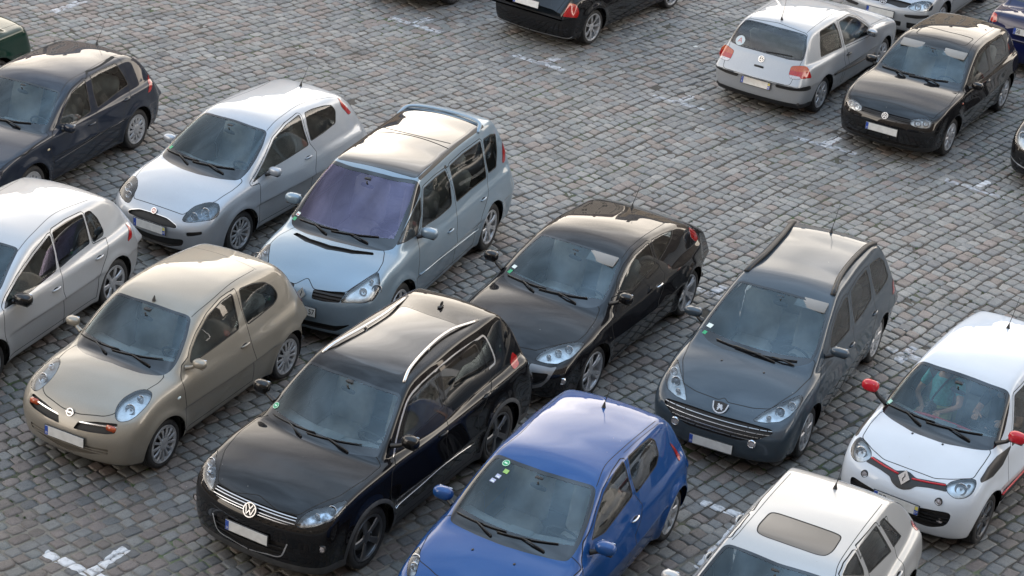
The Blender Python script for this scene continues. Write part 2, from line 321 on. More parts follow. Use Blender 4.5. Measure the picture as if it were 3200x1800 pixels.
# ---------------------------------------------------------------- outlines on the bodies, in each car's own metres (x, y, z)
PTS = dict(
 tig=dict(
  ws=[(.398,.009,1.537),(.384,.306,1.529),(.335,.592,1.506),(.565,.661,1.346),(.765,.697,1.201),(.912,.705,1.093),(.944,.693,1.074),(1.069,.373,1.071),(1.115,.141,1.076),(1.121,-.121,1.075),(1.061,-.434,1.067),(.890,-.867,1.017)],
  wf=[(.612,.795,1.041),(.492,.724,1.233),(.268,.659,1.410),(.013,.635,1.477),(-.268,.626,1.496),(-.226,.727,1.259),(-.239,.769,1.151),(.305,.781,1.101)],
  wr=[(-.363,.624,1.497),(-.670,.613,1.508),(-1.112,.605,1.508),(-1.170,.728,1.215),(-.891,.743,1.185),(-.330,.771,1.143),(-.312,.704,1.315)],
  wq=[(-1.183,.608,1.500),(-1.278,.608,1.496),(-1.332,.716,1.238),(-1.213,.727,1.217)],
  trim=[(.763,.796,1.034),(.656,.744,1.166),(.487,.689,1.320),(.279,.637,1.459),(.014,.620,1.510),(-.379,.606,1.536),(-.738,.595,1.543),(-1.156,.595,1.528),(-1.297,.600,1.512),(-1.357,.663,1.364),(-1.364,.726,1.209),(-1.232,.739,1.183),(-.776,.763,1.138),(-.267,.786,1.105),(.322,.795,1.063),(.692,.802,1.032),(.763,.796,1.034)],
  hl=[(2.112,.526,.783),(2.032,.542,.860),(1.943,.593,.908),(1.810,.714,.941),(1.642,.806,.957),(1.659,.834,.934),(1.775,.845,.887),(1.911,.815,.852),(2.038,.702,.807),(2.098,.593,.778)],
  gr=[(2.080,-.084,.856),(2.076,.265,.853),(2.042,.499,.858),(2.117,.511,.780),(2.155,.300,.766),(2.178,-.047,.746)],
  low=[(2.201,-.106,.545),(2.177,.399,.572),(2.167,.457,.565),(2.171,.399,.412),(2.185,.097,.352),(2.185,-.141,.356)],
  u=[(2.183,.017,.338),(2.184,.201,.368),(2.171,.387,.399),(2.166,.463,.567)],
  fog=[(2.027,.788,.568)],
  strip=[(.875,.919,.500),(.435,.902,.522),(-.098,.904,.558),(-.714,.902,.523)],
  hood=[(.941,.699,1.075),(.988,.785,1.027),(1.287,.786,1.013),(1.641,.723,.974),(1.932,.571,.915),(2.034,.505,.863),(2.076,.265,.853),(2.080,-.084,.856)],
  crease=[(1.038,.793,1.022),(1.412,.717,1.012),(1.708,.616,.974),(1.931,.506,.922)],
  d1=[(.773,.803,1.029),(.916,.877,.937),(.969,.920,.673),(.871,.917,.414)],
  d2=[(-.333,.609,1.531),(-.290,.737,1.233),(-.270,.791,1.092),(-.118,.893,.848),(-.132,.901,.500)],
  d3=[(-1.160,.599,1.520),(-1.213,.737,1.191),(-1.204,.794,1.049),(-.970,.876,.944),(-.774,.898,.802),(-.756,.905,.572)],
  h1=[(-.081,.875,.938)],
  h2=[(-.987,.862,.984)],
  mir=[(.707,.950,1.237)],
  rail=[(.214,.522,1.576),(-.010,.465,1.619),(-.432,.405,1.645),(-.881,.390,1.655),(-1.369,.470,1.639)],
  sun=[(.202,.019,1.614),(.169,.384,1.604),(.129,.451,1.605),(-.421,.412,1.644),(-1.091,.381,1.652),(-1.132,.336,1.654),(-1.098,-.024,1.668)],
  tl=[(-1.758,.716,1.155),(-1.856,.736,1.065),(-1.774,.816,1.019),(-1.638,.833,1.012),(-1.668,.754,1.085)],
  ant=[(-1.327,-.030,1.664)],
  emb=[(2.151,-.029,.789)],
  plate=[(2.202,-.040,.556)],
 ),
 mic=dict(
  ws=[(.366,.012,1.429),(.350,.273,1.424),(.317,.514,1.400),(.513,.596,1.261),(.685,.638,1.128),(.801,.648,1.044),(.897,.628,.990),(.982,.572,.969),(1.083,.395,.986),(1.117,.121,1.004),(1.075,-.214,1.002),(.972,-.541,.977)],
  hl=[(1.695,.511,.783),(1.614,.470,.840),(1.493,.467,.891),(1.360,.514,.927),(1.281,.572,.937),(1.257,.643,.927),(1.299,.692,.902),(1.417,.718,.857),(1.573,.703,.802),(1.666,.656,.763),(1.714,.575,.751)],
  gr=[(1.897,.093,.587),(1.852,.134,.667),(1.802,.348,.710),(1.736,.577,.729),(1.801,.581,.638),(1.837,.492,.617),(1.880,.288,.598)],
  ind=[(1.792,.435,.705),(1.742,.576,.723),(1.799,.580,.642),(1.834,.483,.629)],
  emb=[(1.815,-.029,.718)],
  low=[(1.901,-.000,.361),(1.900,.270,.435),(1.850,.527,.445),(1.844,.515,.373),(1.881,.282,.329),(1.874,-.025,.269)],
  wf=[(.636,.712,1.041),(.552,.678,1.137),(.390,.641,1.249),(.134,.600,1.368),(-.160,.573,1.426),(-.382,.569,1.431),(-.338,.669,1.224),(-.301,.740,1.048),(.246,.742,1.020),(.607,.730,1.005)],
  wr=[(-.507,.568,1.427),(-.774,.575,1.393),(-.993,.597,1.330),(-1.127,.633,1.228),(-1.175,.669,1.131),(-1.151,.692,1.075),(-1.037,.713,1.042),(-.733,.733,1.032),(-.446,.745,1.029),(-.443,.674,1.210)],
  d1=[(.750,.690,1.035),(.847,.761,.907),(.853,.819,.761),(.864,.843,.435)],
  d2=[(.615,.736,.988),(.254,.748,1.003),(-.311,.746,1.031)],
  d3=[(-.184,.555,1.447),(-.455,.549,1.451),(-.429,.661,1.240),(-.438,.744,1.032),(-.431,.836,.776),(-.483,.822,.456),(-.496,.795,.293)],
  h1=[(-.309,.811,.857)],
  mir=[(.665,.875,1.075)],
  ind2=[(.963,.816,.762)],
  hood=[(.954,.611,.969),(1.088,.606,.954),(1.254,.552,.945)],
  hood2=[(1.706,.511,.774),(1.736,.577,.729)],
  roof=[(.317,.514,1.400),(-.010,.527,1.461),(-.497,.488,1.487),(-.980,.464,1.449)],
  tg=[(-1.052,-.529,1.424),(-1.043,-.173,1.473),(-1.021,.156,1.477),(-1.007,.477,1.442)],
  ant=[(.323,-.035,1.449)],
  plate=[(1.916,-.002,.473)],
 ),
 pun=dict(
  ws=[(.315,-.006,1.419),(.317,.286,1.406),(.286,.529,1.384),(.503,.613,1.264),(.727,.659,1.138),(.921,.673,1.034),(1.090,.647,.959),(1.210,.409,.962),(1.282,.134,.971),(1.285,-.196,.968),(1.190,-.541,.949)],
  wf=[(.984,.778,.905),(.817,.746,.975),(.581,.701,1.114),(.280,.627,1.301),(-.048,.587,1.389),(-.408,.554,1.422),(-.375,.667,1.232),(-.384,.755,1.020),(.137,.765,.989),(.543,.760,.972)],
  wr=[(-.514,.563,1.412),(-.707,.556,1.409),(-.982,.568,1.378),(-1.153,.587,1.339),(-1.202,.632,1.245),(-1.114,.699,1.100),(-.771,.726,1.066),(-.444,.742,1.051),(-.464,.654,1.259)],
  hl=[(2.027,.431,.653),(1.949,.435,.721),(1.813,.473,.795),(1.675,.583,.835),(1.610,.696,.835),(1.641,.756,.799),(1.715,.795,.726),(1.825,.771,.689),(1.945,.648,.671),(2.012,.520,.648)],
  gr=[(2.056,-.174,.654),(2.059,-.026,.657),(2.059,.231,.647),(2.079,.403,.594),(2.101,.409,.546),(2.127,.211,.538),(2.130,-.116,.544)],
  low=[(2.120,-.125,.371),(2.122,.060,.369),(2.076,.506,.422),(2.065,.479,.319),(2.071,.239,.242),(2.047,-.223,.190)],
  emb=[(2.043,-.053,.673)],
  slot=[(2.071,.541,.533),(1.969,.721,.562),(1.973,.725,.523),(2.045,.618,.489),(2.071,.548,.477)],
  mir=[(.602,.890,.999)],
  hood=[(1.046,.686,.963),(1.307,.701,.905),(1.613,.662,.842)],
  hood2=[(1.969,.406,.710),(1.977,.166,.726),(1.978,-.090,.728),(1.972,-.279,.722)],
  d1=[(1.011,.786,.893),(.827,.804,.878),(.881,.866,.622),(.871,.833,.313)],
  d3=[(-.029,.567,1.410),(-.424,.536,1.433),(-.393,.646,1.280),(-.411,.749,1.034),(-.503,.800,.898),(-.391,.876,.686),(-.348,.840,.479)],
  d2=[(.827,.804,.878),(.551,.766,.956),(.144,.770,.975),(-.399,.758,1.011)],
  h1=[(-.296,.811,.880)],
  roof=[(.286,.514,1.388),(-.128,.462,1.456),(-.723,.408,1.455),(-1.356,.515,1.378)],
  tl=[(-1.376,.518,1.373),(-1.439,.599,1.269),(-1.576,.651,1.103),(-1.478,.665,1.106),(-1.364,.617,1.251)],
  ant=[(-1.235,-.079,1.443)],
  plate=[(2.138,-.023,.492)],
 ),
 esp=dict(
  ws=[(.497,-.003,1.657),(.485,.318,1.648),(.390,.626,1.598),(.426,.662,1.516),(.682,.708,1.404),(1.025,.731,1.243),(1.279,.736,1.072),(1.378,.626,1.052),(1.473,.397,1.064),(1.507,.024,1.078),(1.445,-.318,1.075),(1.298,-.682,1.076)],
  vent=[(1.690,.039,1.048),(1.643,.319,1.046),(1.548,.547,1.039)],
  hl=[(2.264,.507,.693),(2.168,.548,.798),(2.000,.648,.888),(1.757,.753,.962),(1.885,.849,.865),(1.958,.870,.793),(2.068,.853,.728),(2.164,.767,.712)],
  gr=[(2.313,.137,.668),(2.251,.128,.767),(2.225,.333,.779),(2.176,.539,.794),(2.269,.496,.687),(2.304,.297,.667)],
  emb=[(2.302,-.033,.700)],
  low=[(2.316,.039,.354),(2.311,.229,.363),(2.285,.463,.366),(2.241,.657,.417),(2.263,.455,.279),(2.266,.015,.227)],
  wa=[(1.241,.735,1.097),(1.051,.732,1.226),(.754,.717,1.379),(.462,.683,1.465),(.585,.759,1.268),(.809,.821,1.090),(1.076,.806,1.108)],
  wf=[(.344,.659,1.525),(.002,.655,1.543),(-.318,.656,1.536),(-.340,.729,1.353),(-.255,.813,1.121),(-.188,.823,1.093),(.177,.824,1.089),(.658,.811,1.121)],
  wr=[(-.449,.652,1.543),(-.889,.641,1.556),(-1.455,.647,1.542),(-1.396,.760,1.255),(-1.353,.822,1.074),(-.830,.817,1.088),(-.374,.823,1.086)],
  wq=[(-1.532,.649,1.535),(-1.794,.645,1.518),(-1.961,.653,1.466),(-1.851,.741,1.261),(-1.702,.808,1.095),(-1.424,.812,1.104),(-1.442,.745,1.293)],
  glr=[(.429,.004,1.684),(.416,.310,1.675),(.391,.575,1.647),(-.274,.573,1.684),(-.916,.561,1.691),(-1.594,.560,1.685),(-1.609,.209,1.721),(-1.631,-.130,1.723)],
  rail=[(.336,.597,1.646),(-.241,.589,1.672),(-.890,.573,1.683),(-1.652,.579,1.669)],
  bar=[(-1.708,-.046,1.722),(-1.652,.464,1.701),(-1.451,.587,1.665)],
  d1=[(.809,.821,1.090),(.899,.917,.822),(.982,.948,.641)],
  d2=[(-.338,.651,1.547),(-.371,.771,1.237),(-.335,.839,1.039),(-.200,.933,.743),(-.181,.920,.428)],
  d3=[(-1.490,.646,1.544),(-1.373,.822,1.073),(-1.263,.901,.869),(-1.014,.938,.681),(-.842,.926,.510)],
  h1=[(-.030,.914,.841)],
  h2=[(-1.098,.901,.874)],
  strip=[(.946,.951,.626),(-.097,.930,.553),(-.937,.927,.502)],
  mir=[(.770,.975,1.147)],
  hood=[(1.368,.643,1.052),(1.582,.731,1.005),(1.757,.753,.962),(1.996,.646,.891),(2.172,.537,.797),(2.225,.333,.779),(2.251,.128,.767),(2.254,-.064,.766)],
  tl=[(-2.134,.689,1.325),(-2.149,.730,1.180),(-2.027,.793,1.060),(-1.926,.800,1.069)],
 ),
 meg=dict(
  ws=[(.218,-.019,1.342),(.205,.278,1.336),(.180,.569,1.309),(.433,.647,1.199),(.674,.689,1.082),(.823,.696,1.009),(.917,.665,.970),(.999,.557,.951),(1.062,.362,.954),(1.098,.059,.962),(1.047,-.295,.964),(.976,-.524,.966)],
  wf=[(.599,.748,1.064),(.442,.689,1.170),(.233,.652,1.258),(-.044,.638,1.313),(-.427,.629,1.325),(-.408,.726,1.170),(-.431,.772,1.076),(-.068,.797,1.029),(.302,.804,.996)],
  wr=[(-.492,.624,1.326),(-.811,.628,1.296),(-1.110,.647,1.249),(-.975,.702,1.180),(-.710,.747,1.111),(-.484,.775,1.068),(-.448,.722,1.177)],
  hl=[(2.048,.449,.663),(1.960,.473,.721),(1.851,.542,.764),(1.713,.643,.794),(1.594,.756,.803),(1.532,.825,.788),(1.646,.834,.750),(1.829,.804,.709),(1.974,.709,.663),(2.027,.584,.655)],
  silver=[(2.155,.317,.295),(2.173,.353,.395),(2.159,.421,.547),(2.092,.421,.628),(1.994,.723,.639),(2.099,.683,.498),(2.118,.593,.375),(2.142,.433,.308)],
  intake=[(2.168,.384,.392),(2.155,.442,.547),(2.084,.668,.565),(2.119,.630,.462),(2.142,.516,.388)],
  fog=[(1.996,.807,.472)],
  emb=[(1.943,-.026,.759)],
  hood=[(.924,.693,.959),(1.142,.741,.885),(1.414,.767,.841),(1.583,.750,.807)],
  hood2=[(1.954,.412,.732),(1.990,.219,.727),(1.995,.052,.729)],
  d1=[(.724,.732,1.036),(.816,.789,.946),(.938,.880,.800),(.930,.913,.671)],
  d3=[(-.436,.775,1.070),(-.548,.852,.899),(-.405,.915,.764),(-.206,.955,.671),(-.174,.898,.501)],
  d2=[(.629,.748,1.055),(.309,.809,.984),(-.060,.802,1.018),(-.444,.779,1.061)],
  h1=[(-.339,.889,.830)],
  mir=[(.758,.945,1.107)],
  tl=[(-1.538,.669,1.130),(-1.704,.699,1.025),(-1.722,.751,.926),(-1.603,.776,.923),(-1.493,.745,1.022)],
  roof=[(.180,.569,1.309),(-.068,.551,1.362),(-.544,.542,1.363),(-1.274,.521,1.273)],
  ant=[(-1.201,-.066,1.327)],
 ),
 peu=dict(
  ws=[(.211,.007,1.416),(.204,.301,1.408),(.171,.579,1.390),(.430,.643,1.282),(.707,.689,1.161),(.932,.704,1.062),(1.045,.670,1.018),(1.146,.542,.994),(1.222,.331,.990),(1.226,-.006,1.003),(1.170,-.320,1.010),(1.054,-.612,1.024)],
  wf=[(.575,.764,1.041),(.413,.715,1.167),(.155,.674,1.275),(-.163,.648,1.335),(-.313,.650,1.329),(-.227,.738,1.128),(-.116,.796,.987),(.379,.786,.995)],
  wr=[(-.445,.649,1.325),(-.755,.633,1.350),(-1.120,.629,1.353),(-1.114,.710,1.168),(-1.041,.776,1.007),(-.676,.791,.979),(-.309,.796,.981),(-.358,.718,1.171)],
  wq=[(-1.248,.626,1.359),(-1.631,.641,1.310),(-1.772,.677,1.214),(-1.801,.761,1.005),(-1.676,.778,.980),(-1.223,.788,.976),(-1.191,.712,1.163)],
  hl=[(2.092,.405,.689),(1.958,.486,.763),(1.789,.605,.821),(1.532,.766,.868),(1.554,.800,.846),(1.681,.803,.807),(1.869,.759,.757),(1.984,.689,.715),(2.056,.555,.694)],
  gr=[(2.149,-.065,.665),(2.128,.328,.668),(2.087,.642,.649),(2.114,.669,.608),(2.206,.516,.527),(2.247,.304,.477),(2.260,-.046,.483)],
  emb=[(2.076,-.018,.721)],
  fog=[(2.221,.467,.467)],
  hood=[(.970,.726,1.035),(1.181,.753,.936),(1.541,.696,.884),(1.898,.532,.787),(1.966,.347,.773),(1.997,.053,.769),(1.988,-.118,.774)],
  mir=[(.698,.923,1.092)],
  h1=[(-.063,.861,.834)],
  h2=[(-1.023,.849,.840)],
  rail=[(.005,.551,1.440),(-.431,.495,1.471),(-.912,.487,1.483),(-1.334,.504,1.478),(-1.741,.540,1.439)],
  d1=[(.662,.765,1.034),(.897,.782,.967),(1.125,.855,.838),(1.133,.897,.648)],
  d2=[(-.387,.640,1.347),(-.259,.781,1.020),(-.170,.866,.819),(-.272,.874,.478)],
  d3=[(-1.191,.622,1.367),(-1.107,.797,.952),(-1.091,.866,.788),(-.841,.901,.663)],
  tl=[(-2.004,.784,.914),(-1.893,.853,.771),(-1.770,.860,.770),(-1.880,.809,.875)],
  noz=[(1.426,.261,.955)],
  ant=[(-1.569,.016,1.498)],
  plate=[(2.239,.004,.334)],
 ),
 cli=dict(
  ws=[(.333,.018,1.422),(.314,.297,1.416),(.264,.560,1.394),(.435,.620,1.302),(.621,.660,1.200),(.840,.681,1.079),(.968,.670,1.014),(1.046,.644,.982),(1.090,.522,.987),(1.147,.269,1.000),(1.174,-.032,1.004),(1.128,-.374,.995)],
  hlr=[(1.814,-.685,.760),(1.675,-.751,.804),(1.539,-.781,.832),(1.452,-.775,.861),(1.490,-.730,.874),(1.614,-.663,.852),(1.730,-.624,.816),(1.804,-.605,.786)],
  wf=[(.650,.726,1.092),(.469,.676,1.223),(.224,.629,1.342),(-.059,.602,1.400),(-.318,.587,1.413),(-.289,.671,1.272),(-.274,.756,1.073),(.040,.762,1.052),(.422,.767,1.013),(.692,.738,1.058)],
  wr=[(-.408,.590,1.408),(-.718,.598,1.387),(-.974,.603,1.360),(-1.060,.635,1.296),(-1.054,.701,1.146),(-.936,.733,1.081),(-.636,.750,1.069),(-.343,.762,1.055),(-.335,.680,1.251)],
  mir=[(.716,.905,1.050)],
  h1=[(-.192,.839,.866)],
  tl=[(-1.364,.683,1.132),(-1.493,.720,.998),(-1.543,.764,.899),(-1.461,.795,.870),(-1.451,.742,.956)],
  roof=[(.260,.558,1.396),(-.058,.501,1.453),(-.435,.507,1.448),(-1.276,.535,1.382)],
  noz=[(1.346,.228,.971)],
  hoodr=[(.978,-.789,.921),(1.318,-.748,.905),(1.528,-.709,.870),(1.632,-.658,.848),(1.700,-.500,.847),(1.754,-.390,.837)],
  d3=[(-.008,.592,1.409),(-.355,.578,1.420),(-.316,.676,1.260),(-.314,.764,1.050),(-.411,.817,.913),(-.301,.863,.797),(-.118,.888,.716)],
  d1=[(.803,.694,1.088),(.887,.733,1.008),(1.028,.821,.873)],
  d2=[(.710,.739,1.052),(.427,.770,1.005),(.047,.767,1.041),(-.314,.764,1.050)],
  ant=[(-1.118,-.012,1.450)],
 ),
 twi=dict(
  ws=[(.429,.014,1.466),(.414,.299,1.458),(.375,.537,1.423),(.526,.608,1.301),(.746,.670,1.138),(.907,.684,1.055),(1.036,.650,1.018),(1.129,.492,1.018),(1.244,.188,1.023),(1.255,-.162,1.022),(1.177,-.464,1.012)],
  hl=[(1.711,.440,.806),(1.639,.471,.848),(1.540,.597,.882),(1.492,.680,.886),(1.538,.710,.850),(1.625,.713,.787),(1.701,.666,.745),(1.754,.583,.730),(1.756,.492,.760)],
  gr=[(1.711,-.063,.832),(1.729,.035,.821),(1.756,.116,.800),(1.686,.434,.825),(1.749,.477,.769),(1.788,.289,.763),(1.820,.154,.742),(1.854,.110,.703),(1.873,.035,.676)],
  red=[(1.776,.079,.785),(1.747,.265,.799),(1.703,.435,.813)],
  emb=[(1.792,-.013,.772)],
  fog=[(1.838,.433,.671)],
  fog2=[(1.853,.477,.437)],
  low=[(1.906,.038,.490),(1.890,.282,.560),(1.827,.554,.583),(1.815,.595,.546),(1.822,.562,.409),(1.856,.394,.338),(1.892,.053,.368)],
  decal=[(1.462,.715,.886),(1.275,.715,.950),(1.038,.723,.983),(.681,.760,.975),(.995,.792,.871),(1.241,.786,.843),(1.484,.740,.859)],
  sill=[(.942,.838,.526),(.190,.818,.448)],
  mir=[(.926,.870,1.223)],
  noz=[(1.262,.178,1.020)],
  hood=[(1.039,.652,1.016),(1.262,.662,.970),(1.502,.649,.890),(1.540,.597,.882)],
  ant=[(-.898,.019,1.521)],
  plate=[(1.907,.014,.523)],
 ),
 gb=dict(
  ws=[(.247,.024,1.328),(.233,.315,1.319),(.201,.577,1.299),(.440,.659,1.173),(.645,.711,1.043),(.766,.725,.969),(.868,.719,.931),(.955,.592,.933),(1.021,.280,.948),(.989,-.072,.957),(.926,-.326,.962)],
  hl=[(2.048,.411,.656),(2.007,.411,.710),(1.966,.489,.737),(1.906,.638,.753),(1.887,.703,.743),(1.919,.726,.682),(1.961,.703,.633),(2.016,.594,.624),(2.049,.475,.630)],
  gr=[(2.024,-.103,.717),(2.021,.184,.718),(2.003,.398,.716),(2.050,.405,.655),(2.065,.189,.666),(2.063,-.102,.674)],
  emb=[(2.058,.017,.681)],
  sun=[(.050,.049,1.398),(.026,.384,1.382),(-.015,.436,1.384),(-.316,.444,1.406),(-.366,.413,1.412),(-.310,.042,1.436)],
  wf=[(.495,.769,.992),(.350,.725,1.120),(.091,.680,1.250),(-.352,.646,1.323),(-.353,.724,1.148),(-.338,.797,.966),(.088,.801,.956),(.459,.784,.957)],
  wr=[(-.547,.641,1.325),(-.896,.622,1.336),(-1.197,.631,1.304),(-1.287,.699,1.139),(-1.211,.770,.972),(-.895,.787,.951),(-.471,.790,.977),(-.485,.718,1.156)],
  mir=[(.559,.912,.982)],
  ind2=[(.965,.855,.787)],
  hood=[(.856,.732,.931),(1.426,.783,.868),(1.865,.708,.759)],
  crease=[(1.073,.436,.937),(1.539,.450,.878),(1.911,.416,.782)],
  d1=[(.817,.799,.914),(1.050,.856,.775),(.979,.883,.603)],
  d3=[(.056,.659,1.291),(-.459,.630,1.346),(-.461,.724,1.141),(-.417,.796,.966),(-.416,.858,.821),(-.150,.901,.680)],
  plate=[(2.118,.006,.481)],
 ),
 gs=dict(
  rw=[(-1.533,.009,1.341),(-1.493,-.545,1.324),(-1.666,-.640,1.157),(-1.798,-.669,.986),(-1.851,-.437,.969),(-1.870,.055,.975)],
  tl=[(-1.975,-.524,.781),(-1.897,-.517,.894),(-1.775,-.741,.908),(-1.752,-.832,.732),(-1.989,-.680,.729),(-2.006,-.558,.731)],
  emb=[(-1.932,.005,.891)],
  rub=[(-2.016,-.337,.571),(-2.000,-.473,.569),(-1.790,-.839,.619),(-1.743,-.839,.548),(-1.941,-.734,.536),(-1.988,-.569,.523),(-2.019,-.345,.528)],
  wq=[(-1.180,-.617,1.328),(-.632,-.628,1.343),(-.563,-.707,1.177),(-.563,-.806,.929),(-1.334,-.769,.957),(-1.285,-.700,1.138)],
  wf=[(-.486,-.648,1.315),(-.098,-.648,1.319),(.171,-.690,1.221),(.578,-.771,.976),(.513,-.833,.883),(-.463,-.806,.937),(-.462,-.737,1.112)],
  mir=[(.426,-.912,.957)],
  strip=[(-.898,-.877,.559),(-.070,-.865,.499),(.836,-.866,.465)],
  h1=[(-.385,-.867,.787)],
  d1=[(-.533,-.622,1.355),(-.530,-.728,1.127),(-.502,-.807,.931),(-.559,-.873,.754),(-.502,-.860,.454)],
  ant=[(-1.335,-.013,1.409)],
  tg=[(-1.473,-.584,1.318),(-1.669,-.673,1.099),(-1.780,-.715,.937)],
  tg2=[(-1.975,-.524,.781),(-2.045,-.525,.683),(-2.073,-.110,.687)],
  plate=[(-2.034,-.007,.516)],
 ),
 g6=dict(
  wf=[(.923,.838,.918),(.769,.772,.999),(.498,.735,1.132),(.131,.694,1.257),(-.259,.650,1.357),(-.222,.743,1.152),(-.151,.818,.966),(.401,.837,.920)],
  wr=[(-.317,.639,1.375),(-.631,.629,1.379),(-.960,.632,1.354),(-.938,.701,1.207),(-.896,.783,1.011),(-.505,.801,.997),(-.205,.818,.964),(-.251,.736,1.168)],
  wq=[(-.997,.632,1.352),(-1.111,.635,1.341),(-1.196,.688,1.221),(-1.228,.760,1.045),(-1.186,.780,.998),(-.955,.787,.996),(-.962,.716,1.171)],
  d2=[(-.281,.636,1.379),(-.205,.833,.932),(-.145,.915,.697),(-.214,.837,.222)],
  d3=[(-.981,.624,1.365),(-.962,.716,1.171),(-.941,.791,.988),(-1.225,.792,.964),(-1.107,.885,.792),(-.904,.921,.613),(-.870,.890,.374)],
  d1=[(.954,.850,.901),(1.010,.909,.624),(.901,.857,.206)],
  h1=[(-.026,.890,.787)],
  h2=[(-.949,.879,.826)],
  mir=[(.689,.938,.981)],
  tl=[(-1.724,.742,.956),(-1.729,.816,.895),(-1.705,.854,.785),(-1.588,.865,.767)],
  roof=[(.285,.577,1.333),(-.081,.542,1.421),(-.637,.468,1.445),(-1.251,.525,1.400)],
 ),
 gl=dict(
  ws=[(.215,-.111,1.340),(.220,.233,1.331),(.188,.569,1.305),(.411,.661,1.185),(.630,.727,1.037),(.792,.754,.940),(.912,.731,.923),(.973,.556,.935),(.987,.344,.948),(.978,.114,.958)],
  wf=[(.521,.772,.981),(.335,.720,1.134),(.061,.660,1.289),(-.296,.626,1.353),(-.244,.711,1.182),(-.175,.811,.936),(.252,.827,.896)],
  wr=[(-.428,.616,1.363),(-.711,.604,1.368),(-1.073,.598,1.356),(-1.142,.690,1.175),(-1.187,.756,1.011),(-.924,.769,.995),(-.335,.808,.937),(-.350,.723,1.150)],
  tl=[(-1.761,.694,.991),(-1.738,.767,.900),(-1.640,.833,.799),(-1.539,.843,.782),(-1.633,.792,.897)],
  h1=[(-.111,.869,.789)],
  h2=[(-.997,.843,.865)],
  ind2=[(.891,.861,.743)],
  mir=[(.477,.913,.940)],
  strip=[(.781,.865,.515),(-.024,.868,.554),(-.823,.902,.616)],
  roof=[(.184,.566,1.307),(-.103,.517,1.383),(-.439,.525,1.399),(-1.195,.472,1.386),(-1.531,.529,1.348)],
  d1=[(.731,.808,.912),(.813,.844,.850),(.838,.868,.686),(.749,.848,.369)],
  d2=[(-.431,.542,1.396),(-.347,.753,1.078),(-.281,.830,.895),(-.205,.891,.711),(-.214,.855,.412)],
  d3=[(-1.203,.478,1.385),(-1.208,.757,1.004),(-1.093,.846,.855),(-.902,.872,.738),(-.787,.868,.527)],
  hood=[(.788,.806,.912),(1.346,.832,.838),(1.838,.764,.745)],
  ant=[(-1.478,-.111,1.397)],
 ),
 a3=dict(
  sun=[(-.435,-.144,1.419),(-.435,.003,1.421),(-.441,.334,1.414),(-.403,.383,1.410),(-.131,.394,1.404),(-.021,.360,1.398),(.010,.276,1.398),(.019,-.029,1.402)],
  wf=[(.117,.583,1.342),(-.033,.568,1.377),(-.281,.567,1.383),(-.320,.663,1.197),(-.299,.689,1.145)],
  wr=[(-.360,.565,1.385),(-.885,.564,1.362),(-1.042,.725,1.026),(-.408,.702,1.112)],
  wq=[(-.958,.567,1.352),(-1.098,.571,1.340),(-1.376,.714,1.019),(-1.106,.721,1.030)],
  roof=[(.153,.530,1.342),(-.007,.501,1.387),(-.431,.493,1.405),(-1.259,.491,1.383)],
  tl=[(-1.779,.677,.982),(-1.950,.707,.820),(-1.731,.770,.907),(-1.758,.725,.921)],
  ant=[(-1.219,.007,1.402)],
 ),
 bm=dict(
  tl=[(-2.213,-.728,.685),(-1.997,-.706,.872),(-1.902,-.786,.845),(-1.857,-.842,.701),(-1.907,-.842,.615)],
  bl=[(-2.006,.623,.141),(-2.047,-.127,.187),(-1.932,-.736,.183)],
  plate=[(-2.249,-.129,.777)],
 ),
 g5=dict(
  hl=[(2.086,.463,.661),(2.010,.498,.725),(1.893,.645,.777),(1.819,.794,.775),(1.827,.842,.714),(1.876,.841,.639),(2.026,.726,.623),(2.087,.572,.626)],
  emb=[(2.103,.056,.678)],
  rub=[(2.149,.432,.544),(2.060,.700,.563),(1.933,.826,.567),(1.924,.830,.523),(2.081,.668,.498),(2.145,.464,.501)],
  low=[(2.172,.001,.405),(2.145,.404,.398),(2.125,.399,.303),(2.145,.009,.286)],
  low2=[(2.127,.498,.404),(2.041,.720,.400),(2.048,.643,.269),(2.098,.507,.286)],
  gr=[(2.042,.073,.729),(2.024,.270,.736),(2.010,.498,.725),(2.096,.443,.654),(2.123,.329,.637),(2.119,.117,.659)],
  plate=[(2.182,.056,.503)],
 ),
 sb=dict(
  tl=[(-2.098,.769,.815),(-2.022,.750,.948),(-2.084,.662,.937),(-2.146,.629,.826),(-2.130,.717,.799)],
 ),
)
# ---------------------------------------------------------------- materials
MATS = {}
def mat(name, color=(.5, .5, .5), rough=.5, metal=0., coat=0., spec=.5, noise=None, emis=None):
    if name in MATS: return MATS[name]
    m = bpy.data.materials.new(name); m.use_nodes = True; n = m.node_tree.nodes; l = m.node_tree.links; b = n['Principled BSDF']
    b.inputs['Base Color'].default_value = (*color, 1); b.inputs['Roughness'].default_value = rough; b.inputs['Metallic'].default_value = metal
    b.inputs['Coat Weight'].default_value = coat; b.inputs['Coat IOR'].default_value = 1.46; b.inputs['Coat Roughness'].default_value = .03; b.inputs['Specular IOR Level'].default_value = spec
    if noise:
        sc, amt = noise; t = n.new('ShaderNodeTexNoise'); t.inputs['Scale'].default_value = sc; t.inputs['Detail'].default_value = 6
        tc = n.new('ShaderNodeTexCoord'); l.new(tc.outputs['Object'], t.inputs['Vector'])
        mx = n.new('ShaderNodeMixRGB'); mx.inputs[1].default_value = (*[c*(1-amt) for c in color], 1); mx.inputs[2].default_value = (*[min(c*(1+amt), 1) for c in color], 1)
        rr_ = n.new('ShaderNodeMapRange'); rr_.inputs['From Min'].default_value = .36; rr_.inputs['From Max'].default_value = .64; l.new(t.outputs['Fac'], rr_.inputs['Value']); l.new(rr_.outputs[0], mx.inputs[0]); l.new(mx.outputs[0], b.inputs['Base Color'])
    MATS[name] = m; return m
